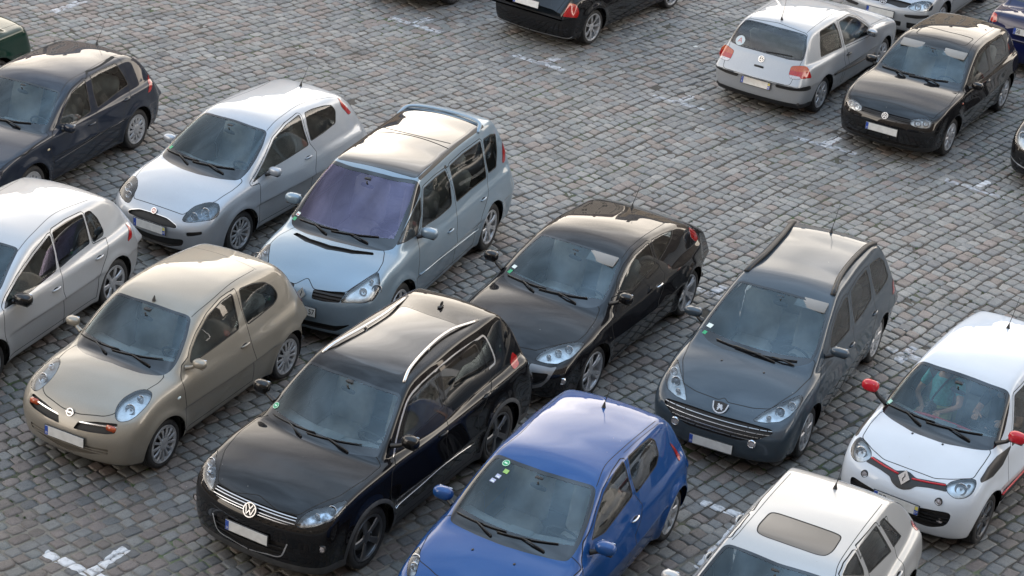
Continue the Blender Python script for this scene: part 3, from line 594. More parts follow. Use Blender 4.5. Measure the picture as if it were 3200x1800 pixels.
def paint(name, color, metal=.0, rough=.4, dust=.06, flake=0.):
    """car paint: pigment or metallic flakes under clear coat, with a thin uneven film of road dust and water marks"""
    if name in MATS: return MATS[name]
    m = mat(name, color, rough, metal, 1.0, .03); n = m.node_tree.nodes; l = m.node_tree.links; b = n['Principled BSDF']
    tc = n.new('ShaderNodeTexCoord')
    t1 = n.new('ShaderNodeTexNoise'); t1.inputs['Scale'].default_value = 3.; t1.inputs['Detail'].default_value = 8; t1.inputs['Roughness'].default_value = .65
    t2 = n.new('ShaderNodeTexNoise'); t2.inputs['Scale'].default_value = 320.; t2.inputs['Detail'].default_value = 1
    sx = n.new('ShaderNodeSeparateXYZ'); hz = n.new('ShaderNodeMapRange'); hz.inputs['From Min'].default_value = .15; hz.inputs['From Max'].default_value = .75; hz.inputs['To Min'].default_value = 2.2; hz.inputs['To Max'].default_value = 1.
    l.new(tc.outputs['Object'], t1.inputs['Vector']); l.new(tc.outputs['Object'], t2.inputs['Vector']); l.new(tc.outputs['Object'], sx.inputs[0]); l.new(sx.outputs['Z'], hz.inputs['Value'])
    mr = n.new('ShaderNodeMapRange'); mr.inputs['From Min'].default_value = .35; mr.inputs['From Max'].default_value = .75; mr.inputs['To Max'].default_value = dust
    l.new(t1.outputs['Fac'], mr.inputs['Value'])
    mu = n.new('ShaderNodeMath'); mu.operation = 'MULTIPLY'; l.new(mr.outputs[0], mu.inputs[0]); l.new(hz.outputs[0], mu.inputs[1])
    mx = n.new('ShaderNodeMixRGB'); mx.inputs[1].default_value = (*color, 1); mx.inputs[2].default_value = (.24, .225, .20, 1); l.new(mu.outputs[0], mx.inputs[0])
    vo = n.new('ShaderNodeTexVoronoi'); vo.inputs['Scale'].default_value = 7.; l.new(tc.outputs['Object'], vo.inputs['Vector']); sp = n.new('ShaderNodeMapRange'); sp.inputs['From Min'].default_value = .050; sp.inputs['From Max'].default_value = .028; sp.inputs['To Max'].default_value = .55; l.new(vo.outputs['Distance'], sp.inputs['Value'])
    sc_ = n.new('ShaderNodeSeparateColor'); l.new(vo.outputs['Color'], sc_.inputs[0]); gt = n.new('ShaderNodeMath'); gt.operation = 'GREATER_THAN'; gt.inputs[1].default_value = .55; l.new(sc_.outputs[0], gt.inputs[0]); sm = n.new('ShaderNodeMath'); sm.operation = 'MULTIPLY'; l.new(gt.outputs[0], sm.inputs[0]); l.new(sp.outputs[0], sm.inputs[1])
    mz = n.new('ShaderNodeMixRGB'); l.new(sm.outputs[0], mz.inputs[0]); l.new(mx.outputs[0], mz.inputs[1]); mz.inputs[2].default_value = (.30, .29, .26, 1); mx = mz
    if flake:
        fr = n.new('ShaderNodeMapRange'); fr.inputs['From Min'].default_value = .3; fr.inputs['From Max'].default_value = .7; fr.inputs['To Min'].default_value = 1-flake; fr.inputs['To Max'].default_value = 1+flake
        l.new(t2.outputs['Fac'], fr.inputs['Value']); vm = n.new('ShaderNodeVectorMath'); vm.operation = 'SCALE'; l.new(mx.outputs[0], vm.inputs[0]); l.new(fr.outputs[0], vm.inputs['Scale']); l.new(vm.outputs[0], b.inputs['Base Color'])
    else: l.new(mx.outputs[0], b.inputs['Base Color'])
    cr = n.new('ShaderNodeMapRange'); cr.inputs['To Min'].default_value = .004; cr.inputs['To Max'].default_value = .06; l.new(t1.outputs['Fac'], cr.inputs['Value'])
    cr.inputs['From Min'].default_value = .45; cr.inputs['From Max'].default_value = .85
    l.new(cr.outputs[0], b.inputs['Coat Roughness']); return m
def glass(name, tint=(.74, .80, .79), rough=.0, mirror=1.0, film=None):
    """thin pane: fresnel mirror over a tinted see-through sheet"""
    if name in MATS: return MATS[name]
    m = bpy.data.materials.new(name); m.use_nodes = True; n = m.node_tree.nodes; l = m.node_tree.links; n.clear()
    o = n.new('ShaderNodeOutputMaterial'); t = n.new('ShaderNodeBsdfTransparent'); t.inputs['Color'].default_value = (*tint, 1)
    g = n.new('ShaderNodeBsdfGlossy'); g.inputs['Roughness'].default_value = rough; g.inputs['Color'].default_value = (*(film or (1, 1, 1)), 1)
    f = n.new('ShaderNodeFresnel'); f.inputs['IOR'].default_value = 1.68; mu = n.new('ShaderNodeMath'); mu.operation = 'MULTIPLY'; mu.inputs[1].default_value = mirror; mu.use_clamp = True
    d = n.new('ShaderNodeBsdfDiffuse'); d.inputs['Color'].default_value = (.35, .35, .33, 1); tc = n.new('ShaderNodeTexCoord'); tn = n.new('ShaderNodeTexNoise'); tn.inputs['Scale'].default_value = 2.5; tn.inputs['Detail'].default_value = 8
    mr = n.new('ShaderNodeMapRange'); mr.inputs['From Min'].default_value = .4; mr.inputs['From Max'].default_value = .8; mr.inputs['To Max'].default_value = .03
    l.new(tc.outputs['Object'], tn.inputs['Vector']); l.new(tn.outputs['Fac'], mr.inputs['Value'])
    m1 = n.new('ShaderNodeMixShader'); l.new(mr.outputs[0], m1.inputs[0]); l.new(t.outputs[0], m1.inputs[1]); l.new(d.outputs[0], m1.inputs[2])
    m2 = n.new('ShaderNodeMixShader'); l.new(f.outputs[0], mu.inputs[0]); l.new(mu.outputs[0], m2.inputs[0]); l.new(m1.outputs[0], m2.inputs[1]); l.new(g.outputs[0], m2.inputs[2]); l.new(m2.outputs[0], o.inputs[0])
    MATS[name] = m; return m
M_SEAM = lambda: mat('panel_gap', (.006, .006, .006), .9)
M_BLK = lambda: mat('black_trim', (.010, .010, .011), .45, noise=(30, .3))
M_CLAD = lambda: mat('grey_plastic_cladding', (.045, .047, .05), .6, noise=(12, .2))
M_FRIT = lambda: mat('black_glass_border', (.008, .009, .011), .08, coat=.5)
M_RUB = lambda: mat('window_rubber', (.012, .012, .012), .55)
M_TYRE = lambda: mat('tyre_rubber', (.020, .020, .021), .75, noise=(25, .35))
M_RIM = lambda: mat('silver_wheel_paint', (.42, .43, .45), .38, .55, noise=(14, .2))
M_DRIM = lambda: mat('dark_wheel_paint', (.11, .115, .125), .3, .7)
M_HUB = lambda: mat('wheel_inside', (.01, .01, .01), .8)
M_CHR = lambda: mat('chrome', (.62, .63, .65), .16, 1.)
M_REF = lambda: mat('lamp_reflector', (.66, .66, .65), .36, .75, noise=(9, .22))
M_MOT = lambda: mat('faceted_reflector', (.36, .375, .40), .22, .9, noise=(15, .75))
M_LENS = lambda: glass('lamp_lens', (.90, .94, .97), .0, 1.0)
M_WIN = lambda: glass('window_glass', (.62, .68, .66))
M_WS = lambda: glass('windscreen_glass', (.84, .92, .92), film=(.80, .94, 1.0))
M_WSP = lambda: glass('purple_windscreen_glass', (.62, .62, .72), mirror=1.5, film=(.80, .70, .98))
M_PRIV = lambda: glass('privacy_glass', (.10, .11, .11))
M_ROOFG = lambda: mat('roof_glass', (.007, .008, .009), .03, coat=1.)
M_RED = lambda: mat('red_lamp', (.30, .006, .005), .12, coat=1., noise=(60, .25))
M_ORG = lambda: mat('amber_lamp', (.34, .05, .006), .15, coat=1., noise=(60, .25))
M_CLR = lambda: mat('clear_lamp', (.42, .40, .42), .12, .3, coat=1., noise=(60, .3))
M_INT = lambda: mat('cabin_trim', (.035, .036, .038), .8)
M_SEAT = lambda: mat('seat_cloth', (.27, .275, .285), .9, noise=(9, .10))
M_DASH = lambda: mat('dashboard_plastic', (.30, .315, .33), .65, noise=(6, .06))
M_PLATE = lambda: mat('plate_white', (.60, .60, .585), .35, coat=.4, noise=(14, .07))
M_EUB = lambda: mat('plate_blue', (.015, .06, .34), .35, coat=.4)
M_INK = lambda: mat('black_ink', (.012, .012, .012), .5)
# ---------------------------------------------------------------- object helpers
def mesh_ob(name, P, F, mats, parent=None, N=None, midx=None, smooth=True, quads=None):
    """F: (n,3) or (n,4) int array; one mesh object"""
    me = bpy.data.meshes.new(name); P = np.asarray(P, np.float32); F = np.asarray(F, np.int32)
    k = F.shape[1]; n = len(F)
    me.vertices.add(len(P)); me.vertices.foreach_set('co', P.ravel())
    me.loops.add(n*k); me.loops.foreach_set('vertex_index', F.ravel())
    me.polygons.add(n); me.polygons.foreach_set('loop_start', np.arange(0, n*k, k, dtype=np.int32)); me.polygons.foreach_set('loop_total', np.full(n, k, np.int32))
    if not isinstance(mats, (list, tuple)): mats = [mats]
    for m in mats: me.materials.append(m)
    if midx is not None: me.polygons.foreach_set('material_index', np.asarray(midx, np.int32))
    me.polygons.foreach_set('use_smooth', np.full(n, smooth)); me.update(calc_edges=True)
    if N is not None: me.normals_split_custom_set_from_vertices(np.asarray(N).tolist())
    o = bpy.data.objects.new(name, me); C.objects.link(o)
    if parent is not None: o.parent = parent
    return o
class MB:
    """collects shapes, then links them as one mesh object (mixed face sizes)"""
    def __init__(s): s.v = []; s.f = []; s.m = []
    def add(s, V, F, mi=0):
        b = len(s.v); s.v += [tuple(map(float, v)) for v in V]; s.f += [[int(i)+b for i in f] for f in F]; s.m += [mi]*len(F); return s
    def box(s, c, d, mi=0, R=None, bev=.0):
        c = np.array(c, float); h = np.array(d, float)/2
        if bev <= 0:
            V = np.array([(x, y, z) for x in (-1, 1) for y in (-1, 1) for z in (-1, 1)])*h
            F = [(0, 1, 3, 2), (4, 6, 7, 5), (0, 4, 5, 1), (2, 3, 7, 6), (0, 2, 6, 4), (1, 5, 7, 3)]
        else:
            b = min(bev, h.min()*.9); V = []; ix = {}
            for x in (-1, 1):
                for y in (-1, 1):
                    for z in (-1, 1):
                        for a in range(3):
                            q = np.array((x, y, z))*(h-b); q[a] = (x, y, z)[a]*h[a]; ix[(x, y, z, a)] = len(V); V.append(q)
            F = []
            for a in range(3):
                o = [k for k in range(3) if k != a]
                for sg in (-1, 1):
                    q = []
                    for u, w in ((-1, -1), (1, -1), (1, 1), (-1, 1)):
                        k = [0, 0, 0]; k[a] = sg; k[o[0]] = u; k[o[1]] = w; q.append(ix[(*k, a)])
                    F.append(q if (sg > 0) != (a == 1) else q[::-1])
                # edges along axis a
                for u in (-1, 1):
                    for w in (-1, 1):
                        k0 = [0, 0, 0]; k0[a] = -1; k0[o[0]] = u; k0[o[1]] = w; k1 = list(k0); k1[a] = 1
                        q = [ix[(*k0, o[0])], ix[(*k1, o[0])], ix[(*k1, o[1])], ix[(*k0, o[1])]]; F.append(q)
            for x in (-1, 1):
                for y in (-1, 1):
                    for z in (-1, 1): F.append([ix[(x, y, z, 0)], ix[(x, y, z, 1)], ix[(x, y, z, 2)]])
            V = np.array(V); cen = V.mean(0); F2 = []
            for f in F:
                nn = np.cross(V[f[1]]-V[f[0]], V[f[2]]-V[f[0]]); F2.append(f if nn@(V[f].mean(0)-cen) > 0 else f[::-1])
            F = F2
        if R is not None: V = V@np.array(R).T
        return s.add(V+c, F, mi)
    def tube(s, pts, r, n=10, mi=0, caps=True, sx=1.):
        P = np.array(pts, float); r = np.broadcast_to(r, len(P)); T = np.gradient(P, axis=0); V = []; up = None
        for i in range(len(P)):
            t = T[i]/max(np.linalg.norm(T[i]), 1e-9)
            if up is None: up = np.array((0, 0, 1.)) if abs(t[2]) < .9 else np.array((1., 0, 0))
            a = np.cross(t, up); a /= np.linalg.norm(a); b = np.cross(a, t); up = b
            for k in range(n):
                w = 2*PI*k/n; V.append(P[i]+r[i]*(math.cos(w)*a*sx+math.sin(w)*b))
        F = [(i*n+k, i*n+(k+1) % n, (i+1)*n+(k+1) % n, (i+1)*n+k) for i in range(len(P)-1) for k in range(n)]
        if caps: F += [list(range(n))[::-1], [(len(P)-1)*n+k for k in range(n)]]
        return s.add(V, F, mi)
    def lathe(s, prof, c, ax, n=40, mi=0):
        """prof: (radius, height along ax)"""
        c = np.array(c, float); u, v, w = frame_of(np.array(ax, float)); V = []; m = len(prof)
        for k in range(n):
            t = 2*PI*k/n
            for r, h in prof: V.append(c+(u*math.cos(t)+v*math.sin(t))*r+w*h)
        F = [(k*m+i, ((k+1) % n)*m+i, ((k+1) % n)*m+i+1, k*m+i+1) for k in range(n) for i in range(m-1)]
        return s.add(V, F, mi)
    def ell(s, c, r, n=16, mi=0, R=None, p=2.0):
        """superellipsoid"""
        V = []; F = []; sg = lambda a: math.copysign(abs(a)**(2/p), a)
        for i in range(n//2+1):
            ph = -PI/2+PI*i/(n//2)
            for k in range(n):
                t = 2*PI*k/n; V.append((r[0]*sg(math.cos(ph))*sg(math.cos(t)), r[1]*sg(math.cos(ph))*sg(math.sin(t)), r[2]*sg(math.sin(ph))))
        for i in range(n//2):
            for k in range(n): F.append((i*n+k, i*n+(k+1) % n, (i+1)*n+(k+1) % n, (i+1)*n+k))
        V = np.array(V)
        if R is not None: V = V@np.array(R).T
        return s.add(V+np.array(c), F, mi)
    def ob(s, name, mats, parent=None, smooth=True, auto=None):
        me = bpy.data.meshes.new(name); me.from_pydata(s.v, [], s.f)
        if not isinstance(mats, (list, tuple)): mats = [mats]
        for m in mats: me.materials.append(m)
        me.polygons.foreach_set('material_index', s.m); me.polygons.foreach_set('use_smooth', [smooth]*len(s.f)); me.update()
        if auto and smooth:
            try: me.set_sharp_from_angle(angle=math.radians(auto))
            except Exception: pass
        o = bpy.data.objects.new(name, me); C.objects.link(o)
        if parent is not None: o.parent = parent
        return o
def empty(name, loc, rz=0, label=None, cat=None, group=None):
    o = bpy.data.objects.new(name, None); C.objects.link(o); o.location = loc; o.rotation_euler = (0, 0, rz); o.empty_display_size = .3
    if label: o['label'] = label
    if cat: o['category'] = cat
    if group: o['group'] = group
    return o
def tri_ob(name, tri, mats, parent, midx=None): return mesh_ob(name, tri.P, tri.T, mats, parent, tri.N, midx) if len(tri.T) else None
def join(tris, extra=()):
    """tris: list of (Tri, material index); extra: (P, F, material index) -> P, N, T, midx"""
    P, N, T, I = [], [], [], []; b = 0
    for t, mi in tris:
        if not len(t.T): continue
        P.append(t.P); N.append(t.N); T.append(t.T+b); I.append(np.full(len(t.T), mi)); b += len(t.P)
    for p, f, mi in extra:
        if not len(f): continue
        f = np.asarray(f); n = np.zeros_like(p); fn = np.cross(p[f[:, 1]]-p[f[:, 0]], p[f[:, 2]]-p[f[:, 0]])
        for k in range(3): np.add.at(n, f[:, k], fn)
        n /= np.maximum(np.linalg.norm(n, axis=1), 1e-9)[:, None]
        P.append(p); N.append(n); T.append(f+b); I.append(np.full(len(f), mi)); b += len(p)
    return np.concatenate(P), np.concatenate(N), np.concatenate(T), np.concatenate(I)
def text_mesh(txt, size, name, m, parent, M, ext=.0015, align='LEFT', sx=1.):
    cu = bpy.data.curves.new(name, 'FONT'); cu.body = txt; cu.size = size; cu.extrude = ext; cu.align_x = align; cu.align_y = 'CENTER'
    o = bpy.data.objects.new('t', cu); C.objects.link(o); dg = bpy.context.evaluated_depsgraph_get(); me = bpy.data.meshes.new_from_object(o.evaluated_get(dg))
    bpy.data.objects.remove(o); me.materials.clear(); me.materials.append(m); me.transform(Matrix.Diagonal((sx, 1, 1, 1))); me.transform(M)
    q = bpy.data.objects.new(name, me); C.objects.link(q); q.parent = parent; return q
def mat_from(u, v, w, o): return Matrix(((u[0], v[0], w[0], o[0]), (u[1], v[1], w[1], o[1]), (u[2], v[2], w[2], o[2]), (0, 0, 0, 1)))
def poly_prism(mb, P2, u, v, w, o, h, mi=0):
    """flat polygon (2-D points) extruded by h along w"""
    P2 = np.array(P2, float); n = len(P2); B = o+P2[:, :1]*u+P2[:, 1:]*v; T = B+w*h
    a = (P2[:, 0]*np.roll(P2[:, 1], -1)-np.roll(P2[:, 0], -1)*P2[:, 1]).sum()
    V = list(B)+list(T); top = list(range(n, 2*n)); F = [top if a > 0 else top[::-1]]
    for i in range(n):
        j = (i+1) % n; q = (i, j, j+n, i+n); F.append(q if a > 0 else q[::-1])
    mb.add(V, F, mi)
def ring2(mb, r0, r1, u, v, w, o, h, n=28, mi=0, sx=1.):
    A = [2*PI*i/n for i in range(n)]; V = []
    for r, z in ((r0, 0), (r0, h), (r1, h), (r1, 0)): V += [o+(u*math.cos(a)*sx+v*math.sin(a))*r+w*z for a in A]
    F = [(k*n+i, k*n+(i+1) % n, (k+1)*n+(i+1) % n, (k+1)*n+i) for k in range(3) for i in range(n)]
    mb.add(V, [f[::-1] for f in F], mi)

# ---------------------------------------------------------------- wheels
def make_wheel(parent, x, y, side, R, st):
    """st: dict(n spokes, w0, w1 widths, rr rim radius ratio, dark, hub, twin)"""
    w = empty('wheel', (x, y*side, R)); w.parent = parent; s = side; T = .205; rr = R*st.get('rr', .72)
    if st.get('steer'): w.rotation_euler = (0, 0, st['steer'])
    mb = MB(); e = R-rr
    pr = [(rr-.006, -T*.42), (rr+e*.25, -T*.49), (rr+e*.7, -T*.5), (R-.012, -T*.43), (R-.001, -T*.36)]
    for k in range(5):                       # tread blocks between grooves
        a = -T*.36+T*.72*k/5; b = a+T*.72/5; pr += [(R, a+.003), (R, b-.006), (R-.007, b-.005), (R-.007, b-.001)]
    pr += [(R-.001, T*.36), (R-.012, T*.43), (rr+e*.7, T*.5), (rr+e*.25, T*.49), (rr-.006, T*.42), (rr-.012, T*.2)]
    mb.lathe(pr, (0, -s*T/2, 0), (0, s, 0), 56); mb.ob('tyre', M_TYRE(), w)
    mt = M_DRIM() if st.get('dark') else M_RIM(); mb = MB()
    mb.lathe([(rr+.004, -.012), (rr, -.002), (rr-.012, -.004), (rr-.02, -.02), (rr-.03, -.12)], (0, 0, 0), (0, s, 0), 56)
    mb.lathe([(rr-.02, -.10), (.03, -.10), (.0, -.10)], (0, 0, 0), (0, s, 0), 32, 1)     # brake and drum behind
    mb.lathe([(rr*.62, -.085), (rr*.62, -.08), (.04, -.08)], (0, 0, 0), (0, s, 0), 32, 2)
    n = st.get('n', 9); w0, w1 = st.get('w0', .035), st.get('w1', .05); hub = st.get('hub', .055); d0, d1 = st.get('d0', -.025), st.get('d1', -.012)
    r1 = rr-.016; off = st.get('off', 0.)
    for k in range(n):
        for t in ((-1, 1) if st.get('twin') else (0,)):
            a = 2*PI*k/n+off; tw = t*st.get('twin', 0); V = []
            for r, wd, dz, ang in ((hub*.6, w0*.5, d0, a+tw*.3), ((hub+r1)/2, (w0+w1)/4, d0*.35+d1*.65+.006, a+tw*.75), (r1, w1*.5, d1, a+tw)):
                ca, sa = math.cos(ang), math.sin(ang)
                for q, dd in ((-1, -.012), (-.75, 0), (.75, 0), (1, -.012)):
                    V.append((ca*r-sa*wd*q, s*(dz+dd), sa*r+ca*wd*q))
            F = []
            for i in range(2):
                for j in range(3): f = (i*4+j, i*4+j+1, (i+1)*4+j+1, (i+1)*4+j); F.append(f if s > 0 else f[::-1])
            mb.add(V, F, 0)
    if st.get('ring'): mb.lathe([(r1+.004, -.016), (r1, -.006), (r1-st['ring'], -.010), (r1-st['ring']-.004, -.02)], (0, 0, 0), (0, s, 0), 48)
    mb.lathe([(hub+.006, d0-.015), (hub, d0+.002), (hub*.75, d0+.010), (hub*.5, d0+.010), (.0001, d0+.014)], (0, 0, 0), (0, s, 0), 24)
    for k in range(5):
        a = 2*PI*k/5+.3; mb.lathe([(.008, d0-.0), (.007, d0+.012), (.0001, d0+.013)], (math.cos(a)*hub*1.25, 0, math.sin(a)*hub*1.25), (0, s, 0), 8, 3)
    mb.ob('rim', [mt, M_HUB(), mat('brake_metal', (.10, .095, .09), .5, .6), M_CHR()], w, auto=40)
    return w

# ---------------------------------------------------------------- badges, built as they look
def badge(kind, parent, o, nrm, r):
    u, v, w = frame_of(np.array(nrm, float)); o = np.array(o, float)+w*.004; mb = MB()
    if kind == 'roundel':                    # ring with two stacked chevron letters
        mb.lathe([(r, 0), (r*.97, .006), (.0001, .006)], o-w*.001, w, 32, 1); ring2(mb, r, r*.86, u, v, w, o, .010)
        t = r*.068
        def stroke(a, b): 
            a = np.array(a)*r; b = np.array(b)*r; d = (b-a)/np.linalg.norm(b-a); p = np.array((-d[1], d[0]))*t
            poly_prism(mb, [a-p, b-p, b+p, a+p], u, v, w, o+w*.004, .007)
        for q in (((-.36, .72), (0, .12)), ((0, .12), (.36, .72)), ((-.68, .45), (-.33, -.62)), ((-.33, -.62), (0, .02)), ((0, .02), (.33, -.62)), ((.33, -.62), (.68, .45))): stroke(*q)
    elif kind == 'diamond':
        for sx, rr_, hh, mi in ((.72, 1., .012, 0), (.40, .55, .0125, 1)):
            poly_prism(mb, [(0, r*rr_), (-r*sx*rr_/.9, 0), (0, -r*rr_), (r*sx*rr_/.9, 0)], u, v, w, o, hh, mi)
        poly_prism(mb, [(-r*.10, r*.52), (-r*.40, 0), (-r*.22, -r*.26), (0, r*.16)], u, v, w, o+w*.0005, .0125, 0)
        poly_prism(mb, [(r*.10, -r*.52), (r*.40, 0), (r*.22, r*.26), (0, -r*.16)], u, v, w, o+w*.0005, .0125, 0)
    elif kind == 'ringbar':
        ring2(mb, r, r*.76, u, v, w, o, .010); poly_prism(mb, [(-r*1.15, -r*.2), (r*1.15, -r*.2), (r*1.15, r*.2), (-r*1.15, r*.2)], u, v, w, o, .012)
    elif kind == 'reddisc':
        mb.lathe([(r*.86, .002), (r*.8, .007), (.0001, .008)], o, w, 28, 2); ring2(mb, r, r*.82, u, v, w, o, .010)
        for k in (-.42, -.14, .14, .42): poly_prism(mb, [((k-.05)*r, -r*.38), ((k+.05)*r, -r*.38), ((k+.05)*r, r*.38), ((k-.05)*r, r*.38)], u, v, w, o+w*.006, .004)
    elif kind == 'shield':
        S = [(-1, .62), (0, .78), (1, .62), (.82, -.25), (.5, -.62), (0, -.78), (-.5, -.62), (-.82, -.25)]
        poly_prism(mb, [(a*r, b*r) for a, b in S], u, v, w, o, .008, 1)
        Q = np.array(S)*r; 
        for i in (2, 3, 4, 5, 6, 7, 0):
            j = i-1 if i != 0 else 7
            if i == 2: continue
            a, b = Q[j], Q[i]; d = (b-a)/np.linalg.norm(b-a); p = np.array((-d[1], d[0]))*r*.10
            poly_prism(mb, [a-p*.2, b-p*.2, b+p*1.6, a+p*1.6], u, v, w, o+w*.002, .011)
        lion = [(-.42, .30), (-.30, .46), (-.14, .44), (-.06, .30), (.14, .40), (.36, .30), (.20, .20), (.42, .10), (.26, .02), (.50, -.06), (.36, -.16), (.46, -.40), (.22, -.34), (.10, -.14), (-.04, -.20), (-.10, -.42), (-.34, -.50), (-.26, -.30), (-.38, -.16), (-.18, -.04), (-.40, .04), (-.34, .14), (-.18, .14), (-.30, .22)]
        poly_prism(mb, [(a*r, b*r) for a, b in lion], u, v, w, o+w*.007, .004)
    return mb.ob('emblem', [mat('badge_chrome', (.42, .43, .45), .2, 1.), M_BLK(), mat('badge_red', (.35, .02, .03), .3, coat=1.)], parent, smooth=False)
def plate(parent, o, face, tilt, left=None, right=None, dep=None, W=.52, H=.11, yel=False, blue=True):
    """number plate facing +x (face=1) or -x; the blurred middle stays blank"""
    w = np.array((math.cos(tilt)*face, 0, math.sin(tilt))); u = np.array((0, face, 0.)); v = np.cross(w, u); o = np.array(o, float)
    mb = MB(); R = np.stack([u, v, w], 1)
    mb.box(o-w*.004, (W+.02, H+.018, .012), 2, R, .004); mb.box(o+w*.003, (W, H, .006), 0, R)
    if blue: mb.box(o-u*(W/2-.022)+w*.0042, (.042, H-.004, .006), 1, R)
    if dep:
        mb.box(o+u*(W/2-.022)+w*.0042, (.042, H-.004, .006), 1, R)
        if yel: mb.box(o+u*(W/2-.022)+v*.026+w*.0045, (.036, .044, .0065), 3, R)
    q = mb.ob('number_plate', [M_PLATE(), M_EUB(), M_BLK(), mat('plate_yellow', (.62, .55, .12), .4)], parent, smooth=False)
    zz = o+w*.0068
    if blue: text_mesh('D' if left != 'F' and not dep else 'F', .035, 'country_letter', M_PLATE(), q, mat_from(u, v, w, zz-u*(W/2-.010)-v*.028+w*.001), align='LEFT')
    if left and left != 'F': text_mesh(left, .10, 'plate_lettering', M_INK(), q, mat_from(u, v, w, zz-u*(W/2-.052)), sx=.72)
    if right: text_mesh(right, .10, 'plate_lettering', M_INK(), q, mat_from(u, v, w, zz+u*(W/2-.012)), align='RIGHT', sx=.82)
    if dep: text_mesh(dep, .036, 'region_number', M_PLATE(), q, mat_from(u, v, w, zz+u*(W/2-.022)-v*.026+w*.001), align='CENTER')
    return q

